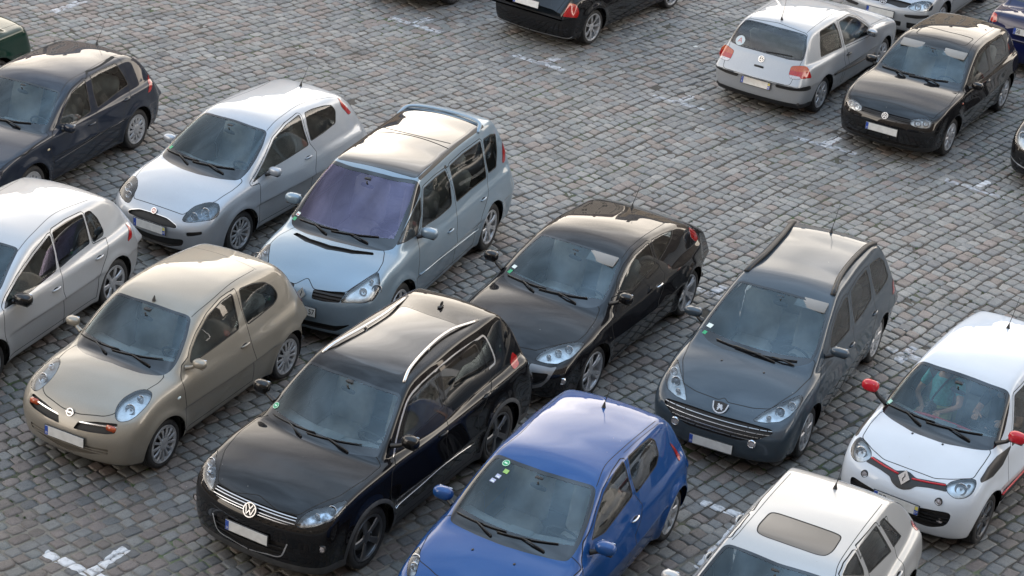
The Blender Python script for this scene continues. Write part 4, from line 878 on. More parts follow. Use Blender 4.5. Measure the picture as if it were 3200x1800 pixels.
# ---------------------------------------------------------------- the car
def half(pts, side=1):
    """close an outline traced on one half over the middle: keep that half, mirror it"""
    P = np.array(pts, float); P[:, 1] *= side; out = []
    for i, p in enumerate(P):
        if p[1] > .015: out.append(p)
        if i+1 < len(P) and (p[1] > 0) != (P[i+1][1] > 0):
            t = p[1]/(p[1]-P[i+1][1]); q = p+(P[i+1]-p)*t; q[1] = 0; out.append(q)
    if out[0][1] > .02: q = out[0].copy(); q[1] = 0; out.insert(0, q)
    if out[-1][1] > .02: q = out[-1].copy(); q[1] = 0; out.append(q)
    H = np.array(out); Mi = H[::-1]*(1, -1, 1); Mi = Mi[(Mi[:, 1] < -.005)]
    A = np.concatenate([H, Mi]); return A*(1, side, 1)
class Car:
    def __init__(s, key, kind, pose, label, cat='parked car', h=.024, pts=None, wheels=None, paintm=None, o=None):
        s.key = key; s.c = SPEC[kind]; s.S = Shape(s.c); x, y, a = pose; s.o = o or {}
        s.root = empty('parked_car', (x, y, 0), math.radians(a), label, 'car', 'cars parked on the cobbled square')
        s.m = s.S.mesh(h); s.P = dict(pts or {}); s.paint = paintm; s.body = []; s.extra = []; s.side = -1 if s.o.get('rside') else 1
        s.bmats = [paintm, M_SEAM(), M_BLK(), M_CLAD(), mat('satin_trim', (.70, .70, .71), .30, .9), mat('silver_bumper_paint', (.20, .205, .215), .35, .5, coat=1.)]
    def both(s, pts, **k):
        """the traced side and its mirror image, with flags (Region, side)"""
        r = Region(s.S, pts, **k); nrm = r.n
        return [(r, s.side), (Region(s.S, np.array(pts)*(1, -1, 1), nrm=nrm*(1, -1, 1), **k), -s.side)]
    def cut(s, r, g=0.):
        i, s.m = s.m.cut(lambda P, N: r(P, N, g)); return i
    def to_body(s, t, mi): s.body.append((t, mi))
    def arches(s):
        c = s.c
        def fn(P, N):
            d = np.minimum(np.hypot(P[:, 0]-c['WB']/2, P[:, 2]-c['R']), np.hypot(P[:, 0]+c['WB']/2, P[:, 2]-c['R']))-c['Ra']
            return np.where(np.abs(P[:, 1]) > c['W']/2-.28, d, .5)
        i, s.m = s.m.cut(fn); 
        for sx in (1, -1):
            for sy in (1, -1):
                mb = MB(); Ra = c['Ra']+.003; y1 = c['W']/2-.055; y0 = c['W']/2-.30; X = sx*c['WB']/2; n = 24; V = []
                for k in range(n+1):
                    a = -.35+(PI+.7)*k/n
                    for yy in (y1, y0): V.append((X+Ra*math.cos(a), sy*yy, c['R']+Ra*math.sin(a)))
                mb.add(V, [(2*k, 2*k+1, 2*k+3, 2*k+2) for k in range(n)])
                mb.add([(X+Ra*math.cos(-.35+(PI+.7)*k/n), sy*y0, c['R']+Ra*math.sin(-.35+(PI+.7)*k/n)) for k in range(n+1)], [list(range(n+1))])
                mb.ob('wheel_arch_liner', mat('arch_liner', (.008, .008, .008), .95), s.root)
    def pane(s, name, r, parent, m=None, border=.016, bm=None, low=None):
        t = s.cut(r)
        if not len(t.T): return None
        zl = low if low is not None else -9.
        inn, ring = t.cut(lambda P, N: np.maximum(r(P, N, -border), (zl-P[:, 2])))
        P, N, T, I = join([(inn.moved(-.003), 0), (ring.moved(-.0005), 1)])
        return mesh_ob(name, P, T, [m or M_WIN(), bm or M_RUB()], parent, N, I)
    def seam(s, r, w=.0035, mi=1):
        i, s.m = s.m.cut(lambda P, N: np.abs(r(P, N))-w); s.to_body(i, mi)
    def line(s, pts, w=.006, mi=1, smooth=True, both=True, nrm=None, sym=False):
        if sym:
            H = half(pts, s.side); s.seam_line(Region(s.S, np.vstack([H[len(H)//2:], H[:len(H)//2]]) if False else H, line=w/2, nrm=nrm), mi); return
        k = dict(line=w/2, smooth=smooth)
        r = Region(s.S, pts, nrm=nrm, **k); s.seam_line(r, mi)
        if both: s.seam_line(Region(s.S, np.array(pts)*(1, -1, 1), nrm=r.n*(1, -1, 1), **k), mi)
    def seam_line(s, r, mi):
        s.m = s.m.refine(lambda P, N: r(P, N)+r.line); s.to_body(s.cut(r), mi)
    def lamp(s, r, name='headlight', depth=.05, lens=None, back=None, bulbs=(), border=.006, rimm=None, axis=None):
        t = s.cut(r, border); ring, inn = t.cut(lambda P, N: -r(P, N, 0.))
        s.to_body(ring, 1)
        if not len(inn.T): return None
        bowl = inn.moved(-depth); sp, sf = inn.skirt(depth)
        P, N, T, I = join([(inn.moved(.001), 0), (bowl, 1)], [(sp, sf, 2)])
        ob = mesh_ob(name, P, T, [lens or M_LENS(), back or M_REF(), rimm or M_BLK()], s.root, N, I)
        cen = r.o+0; q = r.q; cq = q.mean(0); d = q-cq; ev_, ax = np.linalg.eigh(d.T@d); a = ax[:, 1]
        a3 = r.u*a[0]+r.v*a[1]
        if a3[0] < 0: a3 = -a3              # towards the nose
        b3 = np.cross(r.n, a3)
        L_ = (d@ax[:, 1]); ext = (L_.max()-L_.min())/2
        c0 = r.o+r.u*cq[0]+r.v*cq[1]
        for (ta, rad, dark, tb) in bulbs:
            pc = c0+a3*ext*ta+b3*tb*(1 if b3[2] > 0 else -1); pc = s.S.nearest([pc])[0]; nn = s.S.normal(np.array([pc]))[0]; nn = nn*.5+np.array((.85, r.n[1]*.12, .05)); nn /= np.linalg.norm(nn)
            pc = pc-s.S.normal(np.array([pc]))[0]*(rad*.35+.006)
            mb = MB(); mb.lathe([(rad, 0.004), (rad*.93, .008), (rad*.86, .002), (rad*.6, -.030), (rad*.25, -.04), (.0001, -.042)], pc, nn, 24, 0)
            if dark: mb.ell(pc-nn*.02, (rad*.62,)*3, 14, 1)
            else: mb.ell(pc-nn*.012, (rad*.22,)*3, 8, 2)
            mb.ob('lamp', [M_CHR(), mat('projector_lens', (.05, .06, .08), .04, coat=1.), M_CLR()], ob)
        return ob
    def cavity(s, r, name, depth=.035, bars=(), barm=None, barw=.006, horiz=True, back=None, border=0., frame=None, fw=.01):
        t = s.cut(r)
        if frame is not None:
            ring, t2 = t.cut(lambda P, N: -r(P, N, -fw)); s.to_body(ring.moved(.002), frame); t = t2
        if not len(t.T): return None
        bk = t.moved(-depth); sp, sf = t.skirt(depth); tr = [(bk, 0)]; ex = [(sp, sf, 0)]
        for f in bars:
            t_ = t.refine(lambda P, N: f(P), .012); b, _ = t_.cut(lambda P, N: np.abs(f(P))-barw)
            if len(b.T): b = b.moved(-.004); p, q = b.skirt(.02); tr.append((b, 1)); ex.append((p, q, 1))
        P, N, T, I = join(tr, ex)
        return mesh_ob(name, P, T, [back or mat('grille_black', (.010, .010, .011), .6), barm or M_BLK()], s.root, N, I)
    def gen_win(s, q):
        c = s.c; (xb, zb), _, (xt, zt) = c['ws']; ze = c['roof'][1]; rb = c['rg'][0]; zt2 = zt-.05; belt = .97 if c['H'] < 1.6 else 1.07
        Q = dict(wf=[(xb-.40, belt), (xb-.52, belt+.10), (xt-.12, zt2), (-.36, zt2+.02), (-.30, belt)], wr=[(-.42, belt), (-.47, zt2+.02), (ze[0]+.55, zt2), (ze[0]+.18, belt+.14), (ze[0]+.22, belt+.02)])[q]
        return [tuple(p) for p in s.S.nearest([(x, s.side*(.80-.38*(z-.95)), z) for x, z in Q])]
    def handle(s, p, parent, m, side, L_=.17):
        p = s.S.nearest([p])[0]; n = s.S.normal(np.array([p]))[0]; t = np.array((1., 0, 0)); t -= n*(t@n); t /= np.linalg.norm(t); b = np.cross(n, t)
        mb = MB(); pts = [p+t*L_*(k/6-.5)+n*(.002+.022*math.sin(PI*min(max(k/6, .0), 1))**.5) for k in range(7)]
        mb.tube(pts, [.009, .013, .014, .014, .014, .013, .009], 8)
        mb.ob('door_handle', m, parent)
        rg = MB(); rg.ell(p-n*.006, (.062, .020, .024), 14, 0, np.stack([t, n, b], 1)); rg.ob('handle_recess', M_SEAM(), parent)
    def mirror(s, p, parent, m, side, size=(.062, .095, .058), arm=None):
        p = np.array(p, float); mb = MB(); mb.ell(p, size, 20, 0, None, 2.6)
        q = s.S.nearest([p-np.array((-.05, side*.14, .07))])[0]
        mb.tube([q, (q+p)/2+np.array((0, 0, -.015)), p-np.array((0, side*.05, .02))], [.030, .022, .024], 8, 1)
        mb.box(p-np.array((size[0]*.88, 0, -.002)), (.012, size[1]*1.35, size[2]*1.25), 2, None, .005)
        mb.box(p+np.array((0, 0, -size[2]*.88)), (size[0]*1.2, size[1]*1.5, .016), 1, None, .006)
        return mb.ob('side_mirror', [m, arm or M_BLK(), mat('mirror_glass', (.5, .52, .55), .03, 1.)], parent, auto=50)
    def wiper(s, y0, y1, h0, h1, piv, parent):
        c = s.c; (xb, zb), _, _ = c['ws']
        def sp(y, h): return s.S.nearest([(xb-c.get('bw', .30)*y*y-h*.9, y, zb+h*.75)])[0]
        A = np.array([sp(y0+(y1-y0)*t, h0+(h1-h0)*t) for t in np.linspace(0, 1, 8)]); Nn = s.S.normal(A)
        mb = MB(); mb.tube(A+Nn*.018, .007, 6); mb.tube(A+Nn*.008, .005, 4)
        mid = A[3]+Nn[3]*.028; pv = sp(piv, .0)+np.array((.015, 0, .006)); k = s.S.nearest([(pv+mid)/2])[0]; kn = s.S.normal(np.array([k]))[0]
        mb.tube([pv, k+kn*.03, mid, A[4]+Nn[4]*.022], [.013, .010, .008, .006], 6); mb.ell(pv, (.014, .014, .011), 8)
        mb.ob('wiper', M_BLK(), s.root)
    def antenna(s, p, L_=.42, fin=False, lean=-35, stub=False):
        p = s.S.nearest([p])[0]; mb = MB()
        if fin:
            mb.box(p+np.array((0, 0, .012)), (.09, .045, .025), 0, None, .01); mb.ell(p+np.array((-.02, 0, .04)), (.035, .008, .03), 12)
        else:
            mb.lathe([(.024, 0), (.020, .012), (.009, .05), (.006, .06)], p, (-.25, 0, 1), 14)
            a = math.radians(lean); d = np.array((math.sin(a), 0, math.cos(a))); mb.tube([p+np.array((-.01, 0, .045)), p+d*L_*.5, p+d*L_], [.0045, .0036, .0028], 6)
        mb.ob('antenna', M_BLK(), s.root)
    def interior(s, seat=None, dash=None, visor=None, headrests=True, rhd=False):
        c = s.c; r = s.root; (xb, zb), _, (xt, zt) = c['ws']; W = c['W']; sm = seat or M_SEAT(); hz = .30 if c['H'] < 1.6 else .40
        mb = MB(); mb.box(((xb+c['rg'][0][0])/2-.1, 0, hz), (xb-c['rg'][0][0]-.1, W-.24, .04)); mb.box((xb+.05, 0, (zb+hz)/2-.05), (.04, W-.30, zb-hz-.12)); mb.ob('cabin_floor', M_INT(), r, smooth=False)
        mb = MB(); prof = [(xb+.03, zb-.10), (xb-.10, zb-.075), (xb-.34, zb-.10), (xb-.46, zb-.15), (xb-.50, zb-.24), (xb-.44, zb-.42), (xb-.2, zb-.5)]
        n = 12; V = []; Wd = W-.34
        for k in range(n+1):
            y = -Wd/2+Wd*k/n
            for x, z in prof: V.append((x-.28*y*y, y, z+.012*math.cos(3*y)+(.03*math.exp(-((y-.36)/.16)**2) if x < xb-.05 else 0)))
        m_ = len(prof); mb.add(V, [(k*m_+i, k*m_+i+1, (k+1)*m_+i+1, (k+1)*m_+i) for k in range(n) for i in range(m_-1)])
        mb.box((xb-.30, 0, zb-.085), (.20, .26, .03), 0, None, .01); mb.ob('dashboard', dash or M_DASH(), r)
        mb = MB(); cw = np.array((xb-.60, .36, zb-.16)); ax = np.array((-.86, 0, .50)); u, v, w = frame_of(ax)
        mb.tube([cw+(u*math.cos(t)+v*math.sin(t))*.185 for t in np.linspace(0, 2*PI, 33)], .014, 8, caps=False)
        mb.ell(cw-w*.02, (.06, .06, .03), 12, 0, np.stack([u, v, w], 1))
        for t in (0.1, PI-.1, -PI/2): mb.tube([cw-w*.02, cw+(u*math.cos(t)+v*math.sin(t))*.18], .014, 6)
        mb.tube([cw-w*.02, cw-w*.25], .035, 8); mb.ob('steering_wheel', M_INT(), r)
        def seat_ob(x, y, wd, nm='seat'):
            mb = MB(); z = hz+.24
            mb.box((x+.24, y, z-.06), (.50, wd, .20), 0, None, .07)
            a = math.radians(20); R = np.array(((math.cos(a), 0, -math.sin(a)), (0, 1, 0), (math.sin(a), 0, math.cos(a))))
            mb.box((x-.10, y, z+.26), (.15, wd, .62), 0, R, .06)
            for s_ in ((0,) if wd < .7 else (-.42, .42)): mb.box((x-.24, y+s_, z+.66), (.10, .25, .17), 0, R, .045); mb.tube([(x-.21, y+s_, z+.5), (x-.23, y+s_, z+.62)], .03, 6)
            mb.ob(nm, sm, r)
        seat_ob(-.12, .36, .50); seat_ob(-.12, -.36, .50); seat_ob(-.98 if c['L'] > 3.8 else -.88, 0, W-.52, 'rear_bench')
        mb = MB(); ms_ = c.get('irm', (.19, .062)); q = np.array((xt+.13, .02, zt-.125)); mb.ell(q, (.020, ms_[0]/2, ms_[1]/2), 16, 0, np.array(((.9, .12, .40), (-.12, 1, 0), (-.40, 0, .9))), 3.2); mb.tube([q, q+np.array((.02, 0, .07))], .010, 6)
        mb.box((xt+.06, 0, zt-.05), (.08, .09, .02), 0, None, .008); mb.ob('rear_view_mirror', M_INT(), r)
        if visor is not None:
            for y in visor:
                mb = MB(); a = math.atan2(zt-zb, xb-xt); mb.box((xt+.07, y, zt-.055), (.17, .38, .02), 0, np.array(((math.cos(a), 0, math.sin(a)), (0, 1, 0), (-math.sin(a), 0, math.cos(a)))), .008); mb.ob('sun_visor', mat('visor_cloth', (.22, .22, .215), .9), r)
    def plane_part(s, fnz, mi):
        i, s.m = s.m.cut(fnz); s.to_body(i, mi)
    def finish(s):
        # black underside
        i, s.m = s.m.cut(lambda P, N: np.where(N[:, 2] < -.55, -1., 1.) if False else P[:, 2]-(s.c.get('zb', .19)+.035)); s.to_body(i, 2)
        s.to_body(s.m, 0)
        lin = s.m; lin, _ = lin.cut(lambda P, N: .42-P[:, 2]); lin = lin.moved(-.03); lin = Tri(lin.P, -lin.N, lin.T[:, ::-1])
        P, N, T, I = join(s.body+[(lin, len(s.bmats))], s.extra)
        mesh_ob('body', P, T, s.bmats+[M_INT()], s.root, N, I)
# ---------------------------------------------------------------- one builder for all cars, driven by outlines and options
def norm_fix(P): return [tuple(p) for p in P]
def build(key, pose, label, pm, wheels, O=None, h=.024):
    O = O or {}; kind = POSE[key][0] if key in POSE else key; P = PTS.get(key, {}); K = Car(key, kind, pose, label, h=h, pts=P, paintm=pm, o=O)
    S, c, root, sd = K.S, K.c, K.root, K.side
    K.arches()
    # windscreen
    if 'ws' in P: wsr = Region(S, half(P['ws'], sd), r=.07, depth=.5)
    else:
        (xb, zb), _, (xt, zt) = c['ws']; q = [(xt+.01, 0, zt-.01), (xt-.03, .36, zt-.02), (xt-.05, .57, zt-.04), (xb-.30, .69, zb+.06), (xb-.20, .67, zb), (xb-.02, .36, zb), (xb+.03, 0, zb)]
        wsr = Region(S, half(q), r=.07, depth=.5)
    ws = K.pane('windshield', wsr, root, O.get('wsm') or M_WS(), O.get('wsb', .035), M_FRIT(), low=c['ws'][0][1]+.055)
    # rear window
    if 'rw' in P: rwr = Region(S, half(P['rw'], sd), r=.06, depth=.5)
    else:
        xb, zb = c['rg'][0]; xt, zt = c['roof'][1]; Q = [(xt-.02, 0, zt-.07), (xt-.03, .50, zt-.09), (xb+.10, .60, zb+.10), (xb+.06, 0, zb+.07)]
        wl = S.nearest(half(Q)); rwr = Region(S, wl, r=.06, depth=.6)
    rw = K.pane('rear_window', rwr, root, M_WIN(), .03, M_FRIT())
    # lamps and openings
    if 'hl' in P or O.get('hl'):
        for r, s_ in K.both(P.get('hl') or O['hl'], **O.get('hlk', dict(r=.03))):
            K.lamp(r, 'headlight', .055, bulbs=O.get('bulbs', ((.35, .05, False, 0), (-.3, .06, True, 0))), back=O.get('hlback'))
    if 'hlr' in P:
        for r, s_ in K.both(P['hlr'], r=.03): K.lamp(r, 'headlight', .055, bulbs=O.get('bulbs', ((.35, .05, False, 0), (-.3, .06, True, 0))))
    tlp = P.get('tl') or (S.nearest(O['tl']) if O.get('tl') else None)
    if tlp is None: xr = S.xr; tlp = S.nearest([(xr+.22, .74, .98), (xr+.10, .66, .97), (xr+.06, .68, .78), (xr+.16, .80, .76)])
    for r, s_ in K.both(tlp, r=.03, depth=.5):
        t = K.cut(r, .004); ring, inn = t.cut(lambda A, N: -r(A, N, 0.)); K.to_body(ring, 1)
        if len(inn.T):
            ms = [M_RED(), M_ORG(), M_CLR()]; mi = None
            if O.get('tlsplit'):
                z1, z2, z3 = O['tlsplit']; a, rest = inn.cut(lambda A, N: A[:, 2]-z1-(0)); b, top = rest.cut(lambda A, N: A[:, 2]-z2)
                lowr, lowc = a.cut(lambda A, N: -(A[:, 0]-z3)); Pn, Nn, Tn, In = join([(lowr, 0), (lowc, 2), (b, 0), (top, 1)])
                tl_ob = mesh_ob('tail_light', Pn+Nn*.003, Tn, ms, root, Nn, In)
            else: tl_ob = tri_ob('tail_light', inn.moved(.004), ms, root)
    for nm in O.get('grilles', ()):           # (key, name, depth, bars, barmat, barw, frame, fw, half?)
        g = dict(name='grille', depth=.035, bars=(), barm=None, barw=.006, sym=True, frame=None, fw=.01, r=.02, back=None); g.update(nm)
        src = P.get(g['key']) if isinstance(g['key'], str) else g['key']
        if src is None: continue
        rs = [(Region(S, half(src, sd), r=g['r'], depth=.4), 1)] if g['sym'] else K.both(src, r=g['r'])
        for r, _ in rs: K.cavity(r, g['name'], g['depth'], g['bars'], g['barm'], g['barw'], frame=g['frame'], fw=g['fw'], back=g['back'])
    for zk, mi, kw in O.get('zones', ()):     # painted or plastic areas of the body, traced
        src = P.get(zk) if isinstance(zk, str) else zk
        if src is None: continue
        rs = [(Region(S, half(src, sd), r=.02), 1)] if kw.get('sym') else K.both(src, r=kw.get('r', .02))
        for r, _ in rs: t = K.cut(r); K.to_body(t.moved(kw.get('up', .002)), mi)
    # windows, then doors around them
    W = {}
    for q in ('wf', 'wr', 'wq', 'wa'):
        pts = P.get(q)
        if pts is None and q in ('wf', 'wr') and (O.get('genwin') or key not in PTS): pts = K.gen_win(q)
        if pts is None: continue
        W[q] = K.both(pts, r=O.get('wrad', .035), depth=.35)
    panes = {}
    for q, rs in W.items():
        for r, s_ in rs:
            panes[(q, s_)] = K.pane('side_window', r, root, O.get('wm', {}).get(q) or M_WIN(), .014, O.get('wbm'))
    belt = c['ws'][0][1]
    def dlines(n, s_):
        A = np.array(P[n], float) if n in P else None
        if A is None:
            X = dict(d1=c['WB']/2-.42, d2=-.38, d3=-.42 if not O.get('five') else -1.12)[n]; A = np.array([(X, sd*.8, .93), (X+.02, sd*.86, .6), (X, sd*.85, .32)])
            if n != 'd1': A = np.vstack([(X-.05, sd*.62, c['ws'][2][1]-.02), A])
        return A*(1, s_*sd, 1)
    doors = []; spec_d = [('d1', 'd2', 'wf')] + [('d2', 'd3', 'wr')] if O.get('five') else [('d1', 'd3', 'wf')]
    for a, b, q in spec_d:
        for s_ in (sd, -sd):
            A, B = dlines(a, s_), dlines(b, s_); zlo = .30
            pl = [tuple(p) for p in A]+[(A[-1][0], s_*.8, zlo), (B[-1][0], s_*.8, zlo)]+[tuple(p) for p in B[::-1]]
            r1 = Region(S, pl, r=.02, nrm=(0, s_, 0), depth=1.2)
            r2 = [r for r, t_ in W.get(q, ()) if t_ == s_]
            if r2: fn = lambda X, N=None, r1=r1, r2=r2[0]: np.minimum(r1(X, N), r2(X, N, .03))
            else: fn = r1
            K.m = K.m.refine(fn); i, K.m = K.m.cut(lambda X, N: np.abs(fn(X, N))-.0048); K.to_body(i, 1)
            i, K.m = K.m.cut(lambda X, N: fn(X, N))
            bdy = []
            if O.get('door_low'): lo, i2 = i.cut(lambda X, N: X[:, 2]-O['door_low'][0]); bdy = [(lo, 1)]; i = i2
            if O.get('ring'): rg_, i = i.cut(O['ring']); bdy.append((rg_, 1))
            if not len(i.T): continue
            lin = Tri(i.P-i.N*.03, -i.N, i.T[:, ::-1])
            Pn, Nn, Tn, In = join([(i, 0), (lin, 2)]+bdy); d = mesh_ob('door', Pn, Tn, [pm, M_CLAD() if not O.get('door_low') else O['door_low'][1], M_INT()], root, Nn, In)
            if (q, s_) in panes and panes[(q, s_)]: panes[(q, s_)].parent = d
            if q == 'wf' and ('wa', s_) in panes and panes[('wa', s_)]: pass
            hk = {'wf': 'h1', 'wr': 'h2'}[q]; hp = P.get(hk)
            if hp is None: hp = [(-.15 if q == 'wf' else -.95, sd*.85, .85)]
            K.handle(np.array(hp[0])*(1, s_*sd, 1), d, O.get('handle') or pm, s_)
            if q == 'wf':
                mp = P.get('mir') or [(.62, sd*(c['W']/2+.05), 1.02)]
                mm = O.get('mirm') or pm; K.mirror(np.array(mp[0])*(1, s_*sd, 1), d, mm, s_, O.get('mirs', (.062, .095, .058)), O.get('mira'))
    # bonnet
    hp = P.get('hood') if O.get('hood') is None else O['hood']
    if hp is None and 'hoodr' in P: hp = [(x, -y, z) for x, y, z in P['hoodr']]
    if hp is None:
        (xb, zb) = c['ws'][0]; hp = [(xb-.22, .69, zb), (xb+.2, .70, zb-.04), (S.xf-.42, .66, .84), (S.xf-.22, .45, .78), (S.xf-.16, 0, .76)]
    hp = [(x, abs(y), z) for x, y, z in hp if y*(1 if O.get('hood') or 'hoodr' in P or hp is not P.get('hood') else sd) > -.01]
    xc = c['ws'][0][0]; lastx = O.get('hoodx', hp[-1][0] if hp[-1][0] > S.xf-.5 else S.xf-.18)
    hh = [(xc-.25, 0, c['ws'][0][1])]+hp+[(lastx, 0, c['top'][-4][1])]
    r = Region(S, half(hh), r=.04, depth=.6)
    K.m = K.m.refine(r); i, K.m = K.m.cut(lambda X, N: np.abs(r(X, N))-.0048); K.to_body(i, 1)
    i, K.m = K.m.cut(lambda X, N: r(X, N)); 
    hoodt = i
    if O.get('crease') is not None or 'crease' in P: pass
    hood = tri_ob('hood', hoodt, [pm], root)
    # tailgate
    xb, zb = c['rg'][0]
    if O.get('tg', True):
        tgp = S.nearest([(c['roof'][1][0]+.05, 0, c['roof'][1][1]), (c['roof'][1][0]+.03, .55, c['roof'][1][1]-.04), (xb+.10, .66, zb+.08), (xb+.02, .63, zb-.10), (S.xr+.06, .60, .62), (S.xr+.02, 0, .60)])
        r = Region(S, half(tgp), r=.06, nrm=(-.94, 0, .34), depth=1.0); K.m = K.m.refine(r); i, K.m = K.m.cut(lambda X, N: np.abs(r(X, N))-.004); K.to_body(i, 1)
        i, K.m = K.m.cut(lambda X, N: r(X, N))
        tg = tri_ob('tailgate', i, [pm], root)
        if rw is not None and tg is not None: rw.parent = tg
    # roof panels and seams
    if 'roof' in P or O.get('roofline'):
        K.line(P.get('roof') or O['roofline'], .008, 1, True)
    for ln in O.get('lines', ()):
        src = P.get(ln[0]) if isinstance(ln[0], str) else ln[0]
        if src is not None: K.line(src, ln[1], ln[2], True, both=ln[3] if len(ln) > 3 else True)
    for key_, m_, nm_ in O.get('roofglass', ()):
        r = Region(S, half(P[key_] if isinstance(key_, str) else key_, sd), r=.07, depth=.4); K.pane(nm_, r, root, m_, .012, M_SEAM() if nm_ != 'glass_roof' else M_FRIT())
    if O.get('low'):                          # unpainted lower skirt
        zf, mi = O['low']; K.plane_part(lambda X, N: X[:, 2]-zf(X) , mi)
    if O.get('ring'):
        i, K.m = K.m.cut(O['ring']); K.to_body(i.moved(.003), 3)
    if not O.get('noint'): K.interior(seat=O.get('seat'), visor=O.get('visor'))
    K.finish()
    # wheels
    for sx in (1, -1):
        for s_ in (1, -1): make_wheel(root, sx*c['WB']/2, c['W']/2-.028, s_, c['R'], wheels)
    # wipers and small parts
    for a in O.get('wipers', ((-.62, -.03, .035, .075, -.16), (-.12, .50, .045, .085, .40))): K.wiper(*a, ws)
    if 'ant' in P: K.antenna((P['ant'][0][0], 0 if abs(P['ant'][0][1]) < .15 else P['ant'][0][1], P['ant'][0][2]), **O.get('antk', {}))
    if 'noz' in P:
        for s_ in (1, -1):
            p = S.nearest([np.array(P['noz'][0])*(1, s_, 1)])[0]; mb = MB(); mb.ell(p, (.018, .014, .010), 10); mb.ob('washer_nozzle', M_BLK(), root)
    if 'emb' in P or O.get('emb'):
        p = np.array((P.get('emb') or O['emb'])[0], float); p[1] = 0; p = S.nearest([p])[0]; n = S.normal(np.array([p]))[0]; badge(O.get('badge', 'roundel'), root, p+n*O.get('embup', .004), n*np.array((1, 0, 1))*.7+np.array((sd*0+.3 if p[0] > 0 else -.3, 0, 0)), O.get('embr', .06))
    if 'plate' in P or O.get('plate'):
        p = np.array((P.get('plate') or O['plate'])[0], float); p[1] = 0; f = 1 if p[0] > 0 else -1
        edge = S.nearest([(p[0], .2, p[2])])[0]; x = max(abs(p[0]), abs(edge[0]))
        plate(root, (f*(x+.016), O.get('ply', 0), p[2]), f, O.get('tilt', .05), **O.get('plk', {}))
    if 'strip' in P and O.get('stripm'):
        for s_ in (1, -1):
            A = curve_pts(np.array(P['strip'])*(1, s_*sd, 1), 6); A = S.nearest(A); Nn = S.normal(A); mb = MB(); mb.tube(A+Nn*.004, O.get('stripw', .014), 6); mb.ob('side_moulding', O['stripm'], root)
    if 'rail' in P and O.get('railm'):
        for s_ in (1, -1):
            A = curve_pts(np.array(P['rail'])*(1, s_, 1), 5); A = S.nearest(A+np.array((0, 0, 0))); n = len(A); hgt = O.get('railh', .05)
            off = np.array([hgt*min(1, 5.*min(i, n-1-i)/n) for i in range(n)]); A = A+np.array((0, s_*.012, 1.))*off[:, None]
            mb = MB(); mb.tube(A, O.get('railw', .018), 8, sx=1.3)
            for i in ((n//2,) if hgt > .03 else ()): mb.tube([A[i], A[i]-np.array((0, 0, hgt+.01))], .02, 8)
            mb.ob('roof_rail', O['railm'], root)
    if 'fog' in P:
        for s_ in (1, -1):
            p = S.nearest([np.array(P['fog'][0])*(1, s_, 1)])[0]; n = S.normal(np.array([p]))[0]; n = n*.5+np.array((.9, 0, 0)); n /= np.linalg.norm(n); fr = O.get('fogr', .05)
            mb = MB(); mb.lathe([(fr*1.25, -.02), (fr*1.2, .008), (fr*1.0, .012), (fr*.95, .002)], p, n, 26, O.get('fogm', 1)); mb.lathe([(fr*.95, .004), (fr*.5, .008), (.0001, .010)], p, n, 24, 2); mb.ob('fog_light', [M_BLK(), M_CHR(), M_CLR(), M_BLK()], root)
    for nm_, m_ in (('ind', M_ORG()), ('ind2', O.get('ind2m') or M_ORG())):
        if nm_ == 'ind2' and nm_ in P:
            for s_ in (1, -1):
                p = S.nearest([np.array(P[nm_][0])*(1, s_*sd, 1)])[0]; mb = MB(); mb.ell(p, (.030, .010, .017), 12); mb.ob('side_indicator', m_, root)
    return K, ws, hood
def sticker(K, ws, y, t, w, h, m, m2=None):
    """paper or film stuck inside the windscreen: t runs from glass base (0) to top (1)"""
    (xb, zb), _, (xt, zt) = K.c['ws']; p = K.S.nearest([(xb+(xt-xb)*t-.3*y*y, y, zb+(zt-zb)*t)])[0]; n = K.S.normal(np.array([p]))[0]; u = np.cross((0, 0, 1.), n); u /= np.linalg.norm(u); v = np.cross(n, u)
    mb = MB(); mb.box(p+n*.001, (w, h, .002), 0, np.stack([u, v, n], 1))
    if m2: mb.box(p+n*.002-v*h*.18, (w*.7, h*.3, .002), 1, np.stack([u, v, n], 1))
    mb.ob('sticker', [m, m2 or m], ws, smooth=False)
def disc_sticker(K, ws, y, t, r):
    (xb, zb), _, (xt, zt) = K.c['ws']; p = K.S.nearest([(xb+(xt-xb)*t-.3*y*y, y, zb+(zt-zb)*t)])[0]; n = K.S.normal(np.array([p]))[0]; u = np.cross((0, 0, 1.), n); u /= np.linalg.norm(u); v = np.cross(n, u)
    mb = MB(); mb.lathe([(r, 0), (r, .003), (.0001, .003)], p-n*.001, n, 24); ring2(mb, r*.92, r*.82, u, v, n, p+n*.002, .002, mi=1); mb.box(p+n*.003, (r*.9, r*.38, .003), 1, np.stack([u, v, n], 1))
    mb.ob('sticker', [mat('sticker_green', (.02, .30, .13), .4), mat('sticker_white', (.6, .75, .65), .5)], ws, smooth=False)
ONLY=None
